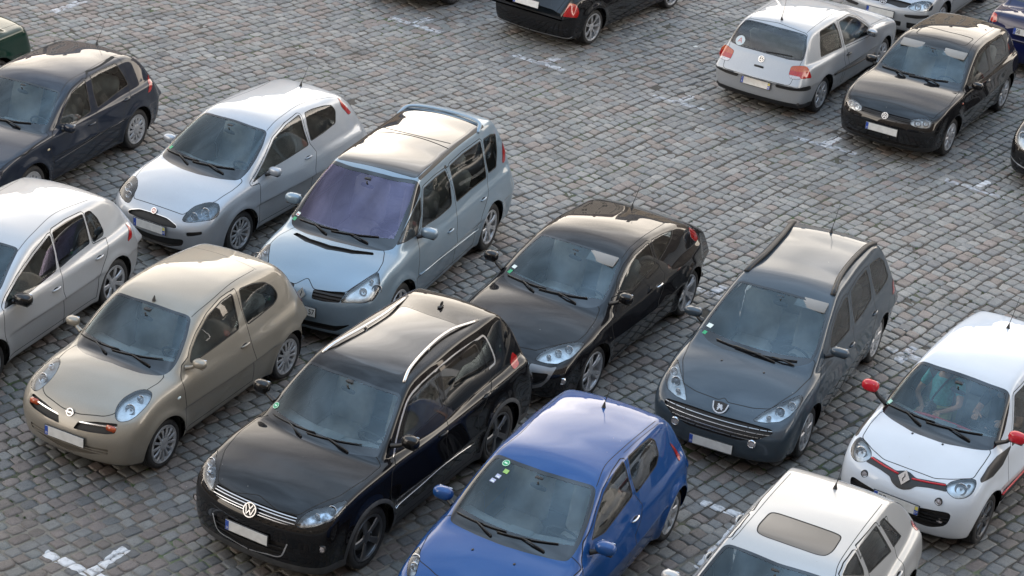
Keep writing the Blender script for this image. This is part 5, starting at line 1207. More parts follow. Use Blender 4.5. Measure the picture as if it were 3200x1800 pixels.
# ---------------------------------------------------------------- the cars
def pz(k): n, x, y, a = POSE[k]; return (x, y, a)
zbar = lambda z, s=0.: (lambda P: P[:, 2]-z-s*np.abs(P[:, 1]))
white_s = lambda: mat('sticker_paper', (.62, .70, .68), .6); green_s = lambda: mat('sticker_green', (.02, .30, .13), .4)
W_MULTI = dict(n=14, w0=.014, w1=.032, hub=.06, ring=.02, d0=-.012, d1=-.006)
W_COVER = dict(n=10, w0=.05, w1=.075, hub=.075, ring=.035, d0=-.010, d1=-.008)
W_SEVEN = dict(n=7, w0=.045, w1=.07, hub=.07, ring=.012, d0=-.02, d1=-.006)
W_FIVE = dict(n=5, w0=.05, w1=.035, twin=.16, hub=.06, ring=.008, d0=-.03, d1=-.006, rr=.78)
ALL = {}
def want(k): return ONLY is None or k in ONLY
if want('tig'):
    c = SPEC['tig']
    def ring(P, N, c=c):
        r = np.minimum(np.hypot(P[:, 0]-c['WB']/2, P[:, 2]-c['R']), np.hypot(P[:, 0]+c['WB']/2, P[:, 2]-c['R']))-c['Ra']-.045
        return np.where(np.abs(P[:, 1]) > .6, r, .5)
    K, ws, hood = build('tig', pz('tig'), 'black SUV with chrome roof rails and chrome grille, between beige and blue cars', paint('black_paint', (.003, .003, .004), dust=.003), dict(n=5, w0=.055, w1=.085, hub=.06, ring=.01, dark=True, rr=.75, d0=-.025), dict(
        five=True, ring=ring, low=(lambda X: .33+0*X[:, 0], 3), door_low=(.40, M_CLAD()), hlback=M_MOT(), bulbs=((-.38, .05, True, 0), (.18, .030, False, 0)),
        grilles=(dict(key='gr', bars=[zbar(.842), zbar(.822), zbar(.795), zbar(.775)], barm=mat('satin_chrome', (.5, .51, .53), .3, .9), barw=.0032), dict(key='low', name='lower_grille', bars=[zbar(.50), zbar(.44)])),
        lines=(('trim', .024, 4), ('u', .016, 4), ('crease', .006, 2)), roofglass=(('sun', M_ROOFG(), 'glass_roof'),), railm=mat('satin_rail', (.62, .61, .60), .28, .9), railh=.032, railw=.014, stripm=M_CHR(), stripw=.009, wm=dict(wr=M_PRIV(), wq=M_PRIV()), wbm=M_FRIT(),
        embr=.078, embup=.012, fogr=.036, fogm=0, mirs=(.068, .10, .072), antk=dict(fin=True), handle=paint('black_paint', (0, 0, 0)), plk={}), .022)
    disc_sticker(K, ws, -.66, .16, .04); ALL['tig'] = K
if want('mic'):
    pm = paint('beige_paint', (.262, .240, .202), .45, .42, .11, .12)
    K, ws, hood = build('mic', pz('mic'), 'small rounded beige hatchback with oval headlights at the left end of the front row', pm, dict(n=13, w0=.020, w1=.040, hub=.07, ring=.018, d0=-.008, d1=-.005, rr=.76), dict(
        hlk=dict(smooth=True), bulbs=((.25, .060, False, -.01), (-.45, .040, False, .0)), grilles=(dict(key='gr', name='grille', sym=False, bars=[lambda P: (P[:, 2]-.665-.07*(np.abs(P[:, 1])-.1))], barm=M_CHR(), barw=.006), dict(key='low', name='lower_grille', depth=.012, back=mat('beige_slat', (.09, .08, .065), .5), bars=[zbar(.40, .0), zbar(.365, .0)], barm=pm)),
        zones=(), lines=(('tg', .006, 1, False),), badge='ringbar', tl=[(-1.66, .56, .98), (-1.60, .64, .97), (-1.66, .66, .78), (-1.74, .58, .78)], embr=.045, hood=[(.95, .61, .97), (1.09, .63, .95), (1.28, .60, .93), (1.48, .50, .90), (1.68, .49, .79), (1.74, .40, .76), (1.80, .12, .72), (1.80, 0, .71)], wrad=.05, antk=dict(L_=.05, lean=-10), ind2m=white_s(), mirs=(.060, .085, .050), mira=pm), .022)
    for s_ in (1, -1):
        A = K.S.nearest(np.array(PTS['mic']['ind'])*(1, s_, 1)); Nn = K.S.normal(A); mb = MB(); cen = A.mean(0)-Nn.mean(0)*.012
        mb.box(cen, (.05, .13, .075), 0, None, .02); mb.ob('front_indicator', M_ORG(), K.root)
if want('pun'):
    pm = paint('silver_paint', (.36, .39, .43), .45, .36, .08, .10)
    K, ws, hood = build('pun', pz('pun'), 'silver three door hatchback with dark rimmed headlights, left of the light blue people carrier', pm, dict(n=12, w0=.022, w1=.035, hub=.05, ring=.012, rr=.73), dict(
        hlk=dict(r=.05), hlback=mat('smoked_reflector', (.10, .11, .12), .2, .9, noise=(40, .5)), bulbs=((-.15, .062, False, 0), (.45, .05, True, 0)), grilles=(dict(key='gr', r=.04, frame=4, fw=.008), dict(key='low', name='lower_grille', r=.05, frame=None), dict(key='slot', name='fog_slot', sym=False, depth=.02)),
        badge='reddisc', embr=.042, embup=.01, hood=[(1.05, .69, .96), (1.31, .70, .90), (1.61, .66, .84), (1.85, .48, .78), (1.97, .41, .71), (1.985, .17, .73), (1.985, 0, .73)], plk=dict(left='F', dep='57', yel=True), wm=dict(), antk=dict(L_=.36)), .024)
    sticker(K, ws, -.60, .12, .05, .05, green_s())
if want('esp'):
    pm = paint('light_blue_paint', (.20, .27, .335), .45, .36, .08, .10)
    K, ws, hood = build('esp', pz('esp'), 'tall light blue people carrier with a glass roof and a purple tinted windscreen', pm, W_SEVEN, dict(
        five=True, wsm=M_WSP(), wsb=.06, bulbs=((-.45, .062, True, -.05), (-.45, .03, False, .06), (.1, .05, False, 0)), grilles=(dict(key='gr', sym=False, bars=[zbar(.755), zbar(.72), zbar(.685)], barw=.009), dict(key='low', name='lower_grille', r=.03), dict(key=[(1.60, 0, 1.05), (1.56, .30, 1.05), (1.47, .54, 1.05), (1.52, .57, 1.04), (1.64, .33, 1.04), (1.70, 0, 1.05)], name='scuttle_vent', r=.015)),
        badge='diamond', hoodx=2.25, embr=.075, embup=.012, lines=(('rail', .05, 2), ([(-.34, .64, 1.55), (-.36, .76, 1.26), (-.33, .82, 1.09)], .075, 2)), roofglass=(('glr', M_ROOFG(), 'glass_roof'),), mirs=(.070, .115, .070), plk=dict(left=None, right='R 57', blue=False), plate=[(2.30, 0, .50)], ply=-.05, wm=dict(), stripm=pm, stripw=.012), .024)
    mb = MB(); A = np.array(PTS['esp']['bar']); z = A[:, 2]+np.array((.022, .022, -.02)); Bp = np.stack([A[:, 0], np.array((0, .50, .60)), z], 1); H = np.vstack([Bp, (Bp[::-1]*(1, -1, 1))[:-1]]); H = np.vstack([Bp[::-1], (Bp*(1, -1, 1))[1:]])
    mb.tube(curve_pts(H, 8), .019, 10, sx=1.5); mb.ob('roof_bar', pm, K.root)
    mb = MB(); mb.box((-.70, 0, 1.742), (.012, 1.08, .006)); mb.ob('roof_joint', M_BLK(), K.root)
    sticker(K, ws, -.68, .10, .055, .055, white_s(), mat('sticker_red', (.45, .05, .05), .5)); sticker(K, ws, -.70, .02, .05, .05, green_s()); ALL['esp'] = K
if want('meg'):
    K, ws, hood = build('meg', pz('meg'), 'black coupe with silver framed bumper vents behind the black SUV and beside the grey estate', paint('anthracite_paint', (.005, .005, .0065), .0, .4, .004), dict(W_FIVE, n=5), dict(
        hlk=dict(r=.03), bulbs=((-.35, .05, False, 0), (.1, .045, False, 0), (.5, .03, False, 0)), zones=((np.array(PTS['meg']['silver'])[[0, 1, 2, 3]].tolist()+[(2.02, .66, .62), (1.99, .72, .64)]+np.array(PTS['meg']['silver'])[5:].tolist(), 5, {}),), grilles=(dict(key='intake', name='bumper_vent', sym=False, r=.03),),
        badge='diamond', embr=.075, embup=.01, lines=(('hood2', .006, 1),), fogr=.035, visor=(.36,), antk=dict(L_=.40), handle=M_CHR(), hood=[(.92, .69, .96), (1.14, .74, .89), (1.41, .77, .84), (1.58, .75, .81), (1.80, .56, .79), (1.95, .41, .73), (1.99, .22, .73), (2.0, 0, .73)], mirs=(.066, .095, .066), silver=True), .022)
    sticker(K, ws, -.60, .22, .06, .05, white_s()); sticker(K, ws, -.62, .12, .05, .06, green_s())
if want('peu'):
    K, ws, hood = build('peu', pz('peu'), 'dark grey blue estate car with black roof rails and a lion shield on its nose', paint('grey_blue_paint', (.040, .056, .073), .2, .38, .008, .1), dict(n=6, w0=.07, w1=.10, hub=.06, ring=.03, d0=-.01, d1=-.006), dict(
        five=True, wsm=M_WS(), bulbs=((-.42, .050, False, 0), (.08, .058, True, 0), (.55, .03, False, 0)), grilles=(dict(key='gr', r=.04, bars=[zbar(.632), zbar(.592), zbar(.552), zbar(.512)], barm=mat('satin_chrome', (.5, .51, .53), .3, .9), barw=.0024),), badge='shield', embr=.085, embup=.012, fogr=.042,
        railm=M_BLK(), railh=.035, railw=.026, visor=(.38,), wm=dict(), mirs=(.066, .115, .052), handle=None, antk=dict(L_=.42), wipers=((-.46, .12, .05, .05, .30), (.05, .54, .035, .05, .52)), hoodx=2.0, plk={}, tilt=.02), .022)
    sticker(K, ws, -.62, .18, .07, .06, white_s()); sticker(K, ws, -.64, .07, .05, .05, green_s())
if want('cli'):
    K, ws, hood = build('cli', pz('cli'), 'bright blue three door hatchback at the bottom edge, right of the black SUV', paint('blue_paint', (.010, .058, .20), .2, .38, .02, .1), dict(W_SEVEN, n=6, w0=.06, w1=.07), dict(
        bulbs=((.3, .045, False, 0), (-.2, .06, False, 0)), handle=M_CHR(), mirs=(.070, .110, .066), antk=dict(L_=.34), visor=(), plate=[(2.10, 0, .42)], wsb=.045,
        lines=(([(-.42, .55, 1.44), (-.80, .56, 1.42), (-1.28, .57, 1.36)], .006, 1),)), .022)
    disc_sticker(K, ws, -.40, .90, .042); sticker(K, ws, -.35, .80, .055, .05, mat('sticker_lime', (.25, .45, .12), .5)); sticker(K, ws, -.40, .70, .055, .045, mat('sticker_lilac', (.35, .38, .55), .5), white_s()); sticker(K, ws, -.43, .62, .055, .045, mat('sticker_lilac', (.35, .38, .55), .5), white_s())
    ALL['cli'] = K
if want('twi'):
    pm = paint('white_paint', (.52, .56, .61), 0., .4, .08); redp = paint('red_paint', (.42, .012, .022), 0, .4, .01)
    K, ws, hood = build('twi', pz('twi'), 'small white city car with red mirrors and a black band across its nose', pm, dict(n=5, w0=.035, w1=.03, twin=.26, hub=.05, ring=.006, dark=True, rr=.73, d0=-.02), dict(
        five=False, hlk=dict(r=.06), bulbs=((.05, .068, False, 0), (-.5, .02, False, 0)), mirm=redp, mirs=(.062, .10, .066), grilles=(dict(key='low', name='lower_grille', r=.06, bars=[zbar(.50), zbar(.46), zbar(.42)]),),
        zones=(('gr', 2, dict(sym=True, up=.004)), ('decal', 2, {})), badge='diamond', embr=.085, embup=.012, fogr=.035, genwin=True, plk=dict(left='DP', right=None, dep='57', yel=True), antk=dict(L_=.40), wsb=.05, fogm=0,
        hood=[(1.04, .655, 1.02), (1.26, .665, .97), (1.50, .655, .89), (1.62, .47, .87), (1.69, .30, .84), (1.70, 0, .85)]), .022)
    for s_ in (1, -1):
        A = curve_pts(K.S.nearest(np.array(PTS['twi']['red'])*(1, s_, 1)), 6); mb = MB(); mb.tube(A+K.S.normal(A)*.006, .011, 6); mb.ob('grille_strip', redp, K.root)
        A = curve_pts(K.S.nearest([(.95, s_*.84, .50), (.2, s_*.83, .44), (-.75, s_*.84, .42)]), 6); Nn = K.S.normal(A); mb = MB(); mb.tube(A-np.array((0, 0, .05))+Nn*.004, .045, 8, 0, sx=.3); mb.tube(A+Nn*.010, .012, 6, 1); mb.ob('side_moulding', [M_BLK(), redp], K.root)
        p = K.S.nearest([np.array(PTS['twi']['fog2'][0])*(1, s_, 1)])[0]; mb = MB(); mb.lathe([(.035, -.01), (.03, .006), (.0001, .01)], p-np.array((.02, 0, 0)), (1, 0, 0), 16); mb.ob('fog_light', M_CLR(), K.root)
    sticker(K, ws, -.62, .10, .05, .07, mat('sticker_pale_green', (.35, .6, .5), .5)); ALL['twi'] = K
if want('gb'):
    K, ws, hood = build('gb', pz('gb'), 'black three door hatchback with closed sunroof, beside the silver one seen from behind', paint('worn_black_paint', (.005, .005, .006), .0, .42, .006), dict(W_COVER, n=8), dict(
        hlk=dict(r=.05), bulbs=((-.4, .052, False, 0), (.35, .058, False, 0)), grilles=(dict(key='gr', r=.02, bars=[zbar(.70), zbar(.68)], barw=.005), dict(key=[(2.12, 0, .30), (2.10, .5, .31), (2.07, .62, .30), (2.07, .6, .255), (2.10, 0, .25)], name='lower_grille')), embr=.052, embup=.006,
        lines=(('crease', .005, 1), ([(2.02, .55, .56), (1.90, .80, .58), (1.70, .88, .59)], .006, 1)), roofglass=(('sun', paint('worn_black_paint', (0, 0, 0)), 'sunroof'),), visor=(.36, -.36), plk={}, low=(lambda X: np.where(X[:, 0] > 1.7, .30, .20), 2), roofline=[(.20, .55, 1.31), (-.3, .50, 1.40), (-1.3, .50, 1.37)]), .026)
if want('gs'):
    pm = paint('silver_paint_worn', (.33, .35, .375), .4, .40, .08, .10)
    K, ws, hood = build('gs', pz('gs'), 'silver three door hatchback seen from behind with a round sticker in its rear window', pm, dict(W_COVER, n=8), dict(
        rside=True, tlsplit=(.775, .84, -1.95), embr=.052, embup=.003, zones=(('rub', 2, dict(r=.02, up=.012)),), stripm=M_BLK(), stripw=.012, low=(lambda X: np.where(X[:, 0] < -1.55, .30, np.where(X[:, 0] > 1.6, .3, .20)), 2), plk=dict(left='F', dep='57', yel=True), tilt=.25, handle=M_BLK(), roofline=[(.20, -.55, 1.31), (-.3, -.50, 1.40), (-1.45, -.52, 1.36)], antk=dict(L_=.36, lean=12)), .026)
    p = np.array((-1.80, .48, 1.06)); p = K.S.nearest([p])[0]; n = K.S.normal(np.array([p]))[0]; u, v, w = frame_of(n); mb = MB(); mb.lathe([(.085, 0), (.085, .002), (.0001, .002)], p, w, 28); tob = mb.ob('sticker', mat('sticker_faded', (.45, .52, .55), .5), K.root, smooth=False); text_mesh('A', .12, 'sticker_letter', mat('sticker_red_letter', (.42, .12, .12), .5), tob, mat_from(u, v, w, p+w*.003), align='CENTER')
    q = K.S.nearest([(-1.97, 0, .76)])[0]; mb = MB(); mb.box(q, (.02, .17, .04), 0, None, .008); mb.ob('boot_handle', M_BLK(), K.root)
    A = K.S.nearest([(-1.86+.012*t, -.02-.09*t, 1.01+.002*t) for t in range(6)]); mb = MB(); mb.tube(A+K.S.normal(A)*.02, .008, 6); mb.ob('rear_wiper', M_BLK(), K.root)
if want('g6'):
    K, ws, hood = build('g6', pz('g6'), 'pale silver five door hatchback with black mirrors, cut off by the left edge', paint('pale_silver_paint', (.40, .41, .425), .45, .34, .02, .08), dict(W_SEVEN, rr=.72), dict(
        five=True, wm=dict(wr=M_PRIV(), wq=M_PRIV()), mirm=paint('black_paint', (0, 0, 0)), mirs=(.08, .12, .07), wbm=M_FRIT(), handle=None), .026)
if want('gl'):
    K, ws, hood = build('gl', pz('gl'), 'dark blue grey five door hatchback in the upper left with silver wheel covers', paint('dark_blue_grey_paint', (.014, .019, .031), .1, .40, .006, .1), dict(W_COVER, n=12, w0=.04, w1=.05), dict(
        five=True, stripm=paint('dark_blue_grey_paint', (0, 0, 0)), stripw=.010, ind2m=mat('pale_amber', (.42, .36, .24), .4), antk=dict(L_=.42)), .026)
if want('a3'):
    K, ws, hood = build('a3', pz('a3'), 'pearl white hatchback with brown glass sunroof, at the bottom edge', paint('pearl_paint', (.40, .40, .395), .40, .36, .02, .06), W_SEVEN, dict(
        five=True, roofglass=(('sun', mat('brown_roof_glass', (.10, .085, .065), .10, coat=1.), 'sunroof'),), antk=dict(L_=.22), wrad=.02), .024)
if want('g5'):
    K, ws, hood = build('g5', (7.28, 37.5, -119), 'silver hatchback at the top edge facing the camera with twin round headlamps', paint('silver_paint_worn', (0, 0, 0)), W_MULTI, dict(
        five=True, hlk=dict(r=.05), bulbs=((-.42, .058, False, 0), (.30, .062, False, 0)), grilles=(dict(key='gr', bars=[zbar(.60), zbar(.57)]), dict(key='low', name='lower_grille'), dict(key='low2', name='bumper_vent', sym=False)), zones=(('rub', 2, dict(up=.008)),), embr=.065, embup=.012), .034)
if want('bm'):
    K, ws, hood = build('bm', (1.06, 35.6, 57.2), 'black compact hatchback seen from behind at the top edge, parked alone', paint('black_paint', (.003, .003, .004), dust=.003), dict(W_FIVE, n=7, twin=.10, w0=.02, w1=.02), dict(
        rside=True, tilt=.2, tlsplit=(.66, .83, -2.3), plate=[(-2.17, 0, .76)], plk={}, lines=(([(-2.05, -.0, .26), (-2.02, -.45, .27), (-1.90, -.76, .29)], .02, 4),)), .028)
if want('sb'):
    K, ws, hood = build('sb', pz('sb'), 'dark blue saloon seen from behind in the top right corner', paint('dark_blue_paint', (.004, .007, .045), .1, .40, .02), W_MULTI, dict(tilt=.12, plate=[(-2.28, 0, .80)], plk=dict(left='SB', right='')), .030)
if want('dg'):
    K, ws, hood = build('sed', (-9.52, 28.55, -118), 'dark green car cut off by the top left corner', paint('dark_green_paint', (.003, .024, .016), .1, .38, .01), W_MULTI, dict(), .030)
if want('bk'):
    K, ws, hood = build('g6', (9.11, 30.72, -118), 'black car at the right edge showing only its nose', paint('worn_black_paint', (0, 0, 0)), W_MULTI, dict(five=True, hl=[(2.12, .40, .62), (2.02, .44, .74), (1.80, .66, .80), (1.66, .78, .80), (1.78, .82, .74), (1.95, .78, .66), (2.06, .62, .60)], lines=(([(2.19, 0, .32), (2.12, .5, .34), (1.98, .80, .42)], .02, 4),)), .028)
if want('tc'):
    K, ws, hood = build('g6', (-1.60, 37.05, -119), 'dark car of which only the lower edge shows at the top of the picture', paint('worn_black_paint', (0, 0, 0)), W_MULTI, dict(five=True), .034)

# ---------------------------------------------------------------- the two people sitting in the white city car
def skin_mesh(name, pts, edges, rad, m, parent, root=0, sub=1, loc=None):
    me = bpy.data.meshes.new(name); me.from_pydata(pts, edges, []); o = bpy.data.objects.new(name, me); C.objects.link(o)
    md = o.modifiers.new('Skin', 'SKIN'); md.use_smooth_shade = True; md.branch_smoothing = .6
    for i, r in enumerate(rad):
        v = me.skin_vertices[0].data[i]; v.radius = r if isinstance(r, tuple) else (r, r); v.use_root = i == root
    sb = o.modifiers.new('Sub', 'SUBSURF'); sb.levels = sub; sb.render_levels = sub
    dg = bpy.context.evaluated_depsgraph_get(); m2 = bpy.data.meshes.new_from_object(o.evaluated_get(dg)); o.modifiers.clear(); o.data = m2; bpy.data.meshes.remove(me); m2.name = name
    m2.materials.clear(); m2.materials.append(m); m2.polygons.foreach_set('use_smooth', [True]*len(m2.polygons)); o.parent = parent; return o
def seated_person(K, y, label, shirt, trousers, hair, hands, lean=(0, 0)):
    c = K.c; M_ = Matrix.Translation(K.root.location) @ Matrix.Rotation(K.root.rotation_euler.z, 4, 'Z'); hz = .30+.24
    r = empty('person', (0, 0, 0), 0, label, 'person', None); r.matrix_world = M_ @ Matrix.Translation((-.02, y, hz+.06))
    lx, ly = lean; P = []; E = []; R = []
    def v(p, rad, link=None):
        P.append(p); R.append(rad); 
        if link is not None: E.append((link, len(P)-1))
        return len(P)-1
    pel = v((0, 0, .08), (.15, .11)); wa = v((-.04, 0, .20), (.13, .10), pel); ch = v((-.08+lx*.5, ly*.5, .36), (.155, .11), wa); sh = v((-.10+lx, ly, .48), (.11, .08), ch); nk = v((-.09+lx, ly, .56), .052, sh); jaw = v((-.065+lx, ly, .63), (.066, .072), nk); hd = v((-.075+lx, ly, .70), (.078, .092), jaw); tp = v((-.08+lx, ly, .775), (.055, .065), hd)
    arms = {}
    for s_ in (1, -1):
        a = v((-.10+lx, ly+s_*.185, .465), .052, sh); hx, hy, hzz = hands[0 if s_ > 0 else 1]; el = v((.06+lx*.5, ly+s_*.26, .24), .040, a); wr = v((hx-.10, hy+s_*.03, hzz-.01), .027, el); pm_ = v((hx-.04, hy+s_*.01, hzz), (.034, .018), wr); kn = v((hx, hy, hzz), (.038, .015), pm_); arms[s_] = (a, el)
        for k in range(4):
            dy = (k-1.5)*.019; L_ = (.070, .080, .075, .060)[k]; f1 = v((hx+.018, hy+dy, hzz+.002), .0095, kn); f2 = v((hx+.018+L_*.45, hy+dy, hzz-.008), .0088, f1); v((hx+.018+L_*.75, hy+dy*.9, hzz-.030), .0078, f2)
        t1 = v((hx-.03, hy-s_*.040, hzz+.002), .011, pm_); v((hx+.01, hy-s_*.062, hzz-.006), .009, t1)
        h_ = v((.08, s_*.10, .07), .088, pel); kk = v((.46, s_*.13, .12), .062, h_); an = v((.60, s_*.13, -.26), .042, kk); v((.72, s_*.13, -.30), (.040, .028), an)
    body = skin_mesh('body', P, E, R, mat('skin', (.46, .27, .19), .55), r)
    g = lambda i, q=1.: (R[i][0]*q, R[i][1]*q) if isinstance(R[i], tuple) else R[i]*q
    ids = [pel, wa, ch, sh]; Q = [P[i] for i in ids]; RR = [tuple(t*1.12+.004 for t in R[i]) for i in ids]; EE = [(0, 1), (1, 2), (2, 3)]
    for s_ in (1, -1):
        a, el = arms[s_]; m_ = tuple((np.array(P[a])*.35+np.array(P[el])*.65)); Q += [P[a], m_]; EE += [(3, len(Q)-2), (len(Q)-2, len(Q)-1)]; RR += [.064, .058]
    sh_ob = skin_mesh('t_shirt', Q, EE, RR, shirt, r)
    Q = [P[pel]]; RR = [(.165, .125)]; EE = []
    for s_ in (1, -1):
        n0 = len(Q); Q += [(.08, s_*.10, .07), (.46, s_*.13, .12), (.59, s_*.13, -.22)]; EE += [(0, n0), (n0, n0+1), (n0+1, n0+2)]; RR += [.098, .074, .056]
    skin_mesh('trousers', Q, EE, RR, trousers, r)
    hx, hy, hzc = P[hd]; mb = MB(); mb.ell((hx-.018, hy, hzc+.028), (.092, .082, .092), 20); mb.ob('hair', hair, r)
    mb = MB(); mb.ell((hx+.083, hy, hzc-.030), (.018, .013, .026), 10)
    for s_ in (1, -1): mb.ell((hx-.01, hy+s_*.082, hzc-.02), (.016, .010, .028), 10)
    mb.ob('nose_and_ears', mat('skin', (0, 0, 0)), r)
    mb = MB()
    for s_ in (1, -1): mb.ell((hx+.068, hy+s_*.030, hzc+.000), (.010, .013, .008), 10, 0); mb.ell((hx+.077, hy+s_*.030, hzc), (.004, .006, .006), 8, 1)
    mb.ell((hx+.066, hy, hzc-.070), (.010, .024, .006), 10, 2); mb.ob('face', [mat('eye_white', (.6, .6, .58), .3), M_INK(), mat('lips', (.38, .14, .12), .5)], r)
    return r
if 'twi' in ALL:
    K = ALL['twi']; hair = mat('dark_hair', (.025, .017, .012), .6)
    pa = seated_person(K, -.36, 'passenger in a turquoise T-shirt with a dark camera strap across the chest', mat('turquoise_cloth', (.12, .50, .55), .9, noise=(30, .15)), mat('pale_green_trousers', (.30, .34, .16), .9), hair, ((.30, .10, .20), (.30, -.10, .20)))
    mb = MB(); A = curve_pts([(-.16, .10, .56), (-.03, .06, .50), (.055, .0, .38), (.09, -.05, .26), (.16, -.04, .20)], 6); mb.tube(A, .016, 8, sx=.5); mb.ob('camera_strap', mat('strap_black', (.015, .015, .015), .8), pa)
    dr = seated_person(K, .36, 'driver in dark clothes holding the steering wheel of the white car', mat('dark_cloth', (.035, .03, .03), .9), mat('dark_trousers', (.03, .03, .04), .9), hair, ((.42, .14, .42), (.42, -.14, .42)))
    mb = MB(); mb.box((0, 0, 0), (.075, .125, .085), 0, None, .015); mb.box((0, 0, .05), (.05, .05, .03), 0, None, .01); mb.lathe([(.038, .03), (.040, .11), (.034, .115), (.033, .10), (.0001, .09)], (0, 0, 0), (1, 0, 0), 22)
    o = mb.ob('camera', mat('camera_black', (.015, .015, .016), .4, coat=.3), None); o.matrix_world = pa.matrix_world @ Matrix.Translation((.22, -.02, .22)); o['label'] = 'black camera with a lens held in the lap of the turquoise shirted passenger'; o['category'] = 'camera'
    mb = MB(); (xb, zb), _, _ = K.c['ws']; A = curve_pts([(xb-.42, -.56, zb-.16), (xb-.46, -.3, zb-.12), (xb-.47, .0, zb-.12), (xb-.46, .3, zb-.13), (xb-.42, .56, zb-.16)], 6); mb.tube(A, .018, 8); mb.ob('dashboard_trim', mat('red_trim', (.40, .02, .03), .4), K.root)
# ---------------------------------------------------------------- the cobbled square
rng = np.random.default_rng(7)
def cobble_mat(name, worn_white=False, wc=(.52, .53, .55)):
    m = bpy.data.materials.new(name); m.use_nodes = True; n = m.node_tree.nodes; l = m.node_tree.links; b = n['Principled BSDF']
    at = n.new('ShaderNodeAttribute'); at.attribute_name = 'stone'; tc = n.new('ShaderNodeTexCoord')
    def noise(sc, det=6, ro=.6):
        t = n.new('ShaderNodeTexNoise'); t.inputs['Scale'].default_value = sc; t.inputs['Detail'].default_value = det; t.inputs['Roughness'].default_value = ro; l.new(tc.outputs['Object'], t.inputs['Vector']); return t.outputs['Fac']
    def rng_(v, a, b_, lo, hi):
        r = n.new('ShaderNodeMapRange'); r.inputs['From Min'].default_value = a; r.inputs['From Max'].default_value = b_; r.inputs['To Min'].default_value = lo; r.inputs['To Max'].default_value = hi; l.new(v, r.inputs['Value']); return r.outputs[0]
    speck = rng_(noise(90, 4, .7), .3,   .72, .74, 1.26); oil = rng_(noise(.75, 3, .45), .62, .72, 1., .72); pit = rng_(noise(38, 3, .5), .30, .40, .62, 1.); blot = rng_(noise(14, 5), .3, .75, .86, 1.12); stain = rng_(noise(.9, 5, .6), .30, .72, .80, 1.10)
    m1 = n.new('ShaderNodeMath'); m1.operation = 'MULTIPLY'; l.new(speck, m1.inputs[0]); l.new(blot, m1.inputs[1]); m2 = n.new('ShaderNodeMath'); m2.operation = 'MULTIPLY'; l.new(m1.outputs[0], m2.inputs[0]); l.new(stain, m2.inputs[1])
    m3 = n.new('ShaderNodeMath'); m3.operation = 'MULTIPLY'; l.new(m2.outputs[0], m3.inputs[0]); l.new(pit, m3.inputs[1]); m4 = n.new('ShaderNodeMath'); m4.operation = 'MULTIPLY'; l.new(m3.outputs[0], m4.inputs[0]); l.new(oil, m4.inputs[1]); m2 = m4
    vm = n.new('ShaderNodeVectorMath'); vm.operation = 'SCALE'; l.new(at.outputs['Color'], vm.inputs[0]); l.new(m2.outputs[0], vm.inputs['Scale']); col = vm.outputs[0]
    if worn_white:
        w = rng_(noise(9, 8, .75), .40, .60, 0., 1.); mw = n.new('ShaderNodeMixRGB'); l.new(w, mw.inputs[0]); mw.inputs[1].default_value = (*wc, 1); l.new(col, mw.inputs[2])
        if worn_white == 2: w2 = rng_(noise(9, 8, .75), .50, .70, 0., 1.); l.new(w2, mw.inputs[0])
        col = mw.outputs[0]
    l.new(col, b.inputs['Base Color']); l.new(rng_(noise(30, 4), .3, .7, .50, .74), b.inputs['Roughness']); b.inputs['Specular IOR Level'].default_value = .30
    bp = n.new('ShaderNodeBump'); bp.inputs['Strength'].default_value = .55; bp.inputs['Distance'].default_value = .006; l.new(noise(55, 6, .65), bp.inputs['Height']); l.new(bp.outputs[0], b.inputs['Normal']); return m
TH = math.radians(49.5); ca, sa = math.cos(TH), math.sin(TH)
def in_view(x, y): return (y > 13.6) & (y < 42.5) & (x > -(y*.272+4.6)) & (x < (y*.285+5.2))
def warp(x, y):
    return x+.10*np.sin(.31*y+.5)+.05*np.sin(.9*x+.7*y), y+.14*np.sin(.27*x+.2*y)+.05*np.sin(.8*x-.6*y+1.)
pitch = .166; cs = []
for k in range(-260, 300):
    b0 = k*pitch; a = -60+rng.uniform(0, .2)
    amax = 60; Ls = rng.uniform(.135, .225, 700); Ls = np.where(rng.random(700) < .12, Ls*1.25, Ls); A = a+np.cumsum(Ls); A0 = A-Ls
    am = (A+A0)/2; x = am*ca-b0*sa; y = am*sa+b0*ca; ok = in_view(x, y)
    if ok.any(): cs.append(np.stack([A0[ok], A[ok], np.full(ok.sum(), b0), np.full(ok.sum(), k)], 1))
cs = np.concatenate(cs); ns = len(cs)
G = 7; gu = np.array((-1, -.95, -.6, 0, .6, .95, 1.)); gs_ = gu
U_, V_ = np.meshgrid(gu, gs_, indexing='ij'); U_ = U_.ravel(); V_ = V_.ravel()
gap = rng.uniform(.004, .014, (ns, 1)); ha = (cs[:, 1]-cs[:, 0])[:, None]/2-gap*.6; hb = pitch/2-gap*.55+rng.uniform(-.005, .006, (ns, 1))
jit = rng.normal(0, .0055, (ns, 4, 2)); q = np.stack([(1-U_)*(1-V_), (1+U_)*(1-V_), (1+U_)*(1+V_), (1-U_)*(1+V_)], 0)/4
pw = rng.uniform(.02, .13, (ns, 1)); rr = 1-pw*(np.abs(U_)*np.abs(V_))**2.2
edge = np.maximum(np.abs(U_), np.abs(V_))
bow = rng.normal(0, .07, (ns, 2))
ru = U_[None]*rr*(1+bow[:, :1]*(1-V_[None]**2)); rv = V_[None]*rr*(1+bow[:, 1:]*(1-U_[None]**2))
da = ru*ha+jit[:, :, 0]@q; db = rv*hb+jit[:, :, 1]@q
rot = rng.normal(0, .035, (ns, 1)); da, db = da-db*rot, db+da*rot
A_ = (cs[:, 0]+cs[:, 1])[:, None]/2+da; B_ = cs[:, 2][:, None]+db+.010*np.sin(cs[:, :1]*2.1+cs[:, 3:4]*1.7)
X = A_*ca-B_*sa; Y = A_*sa+B_*ca; X, Y = warp(X, Y)
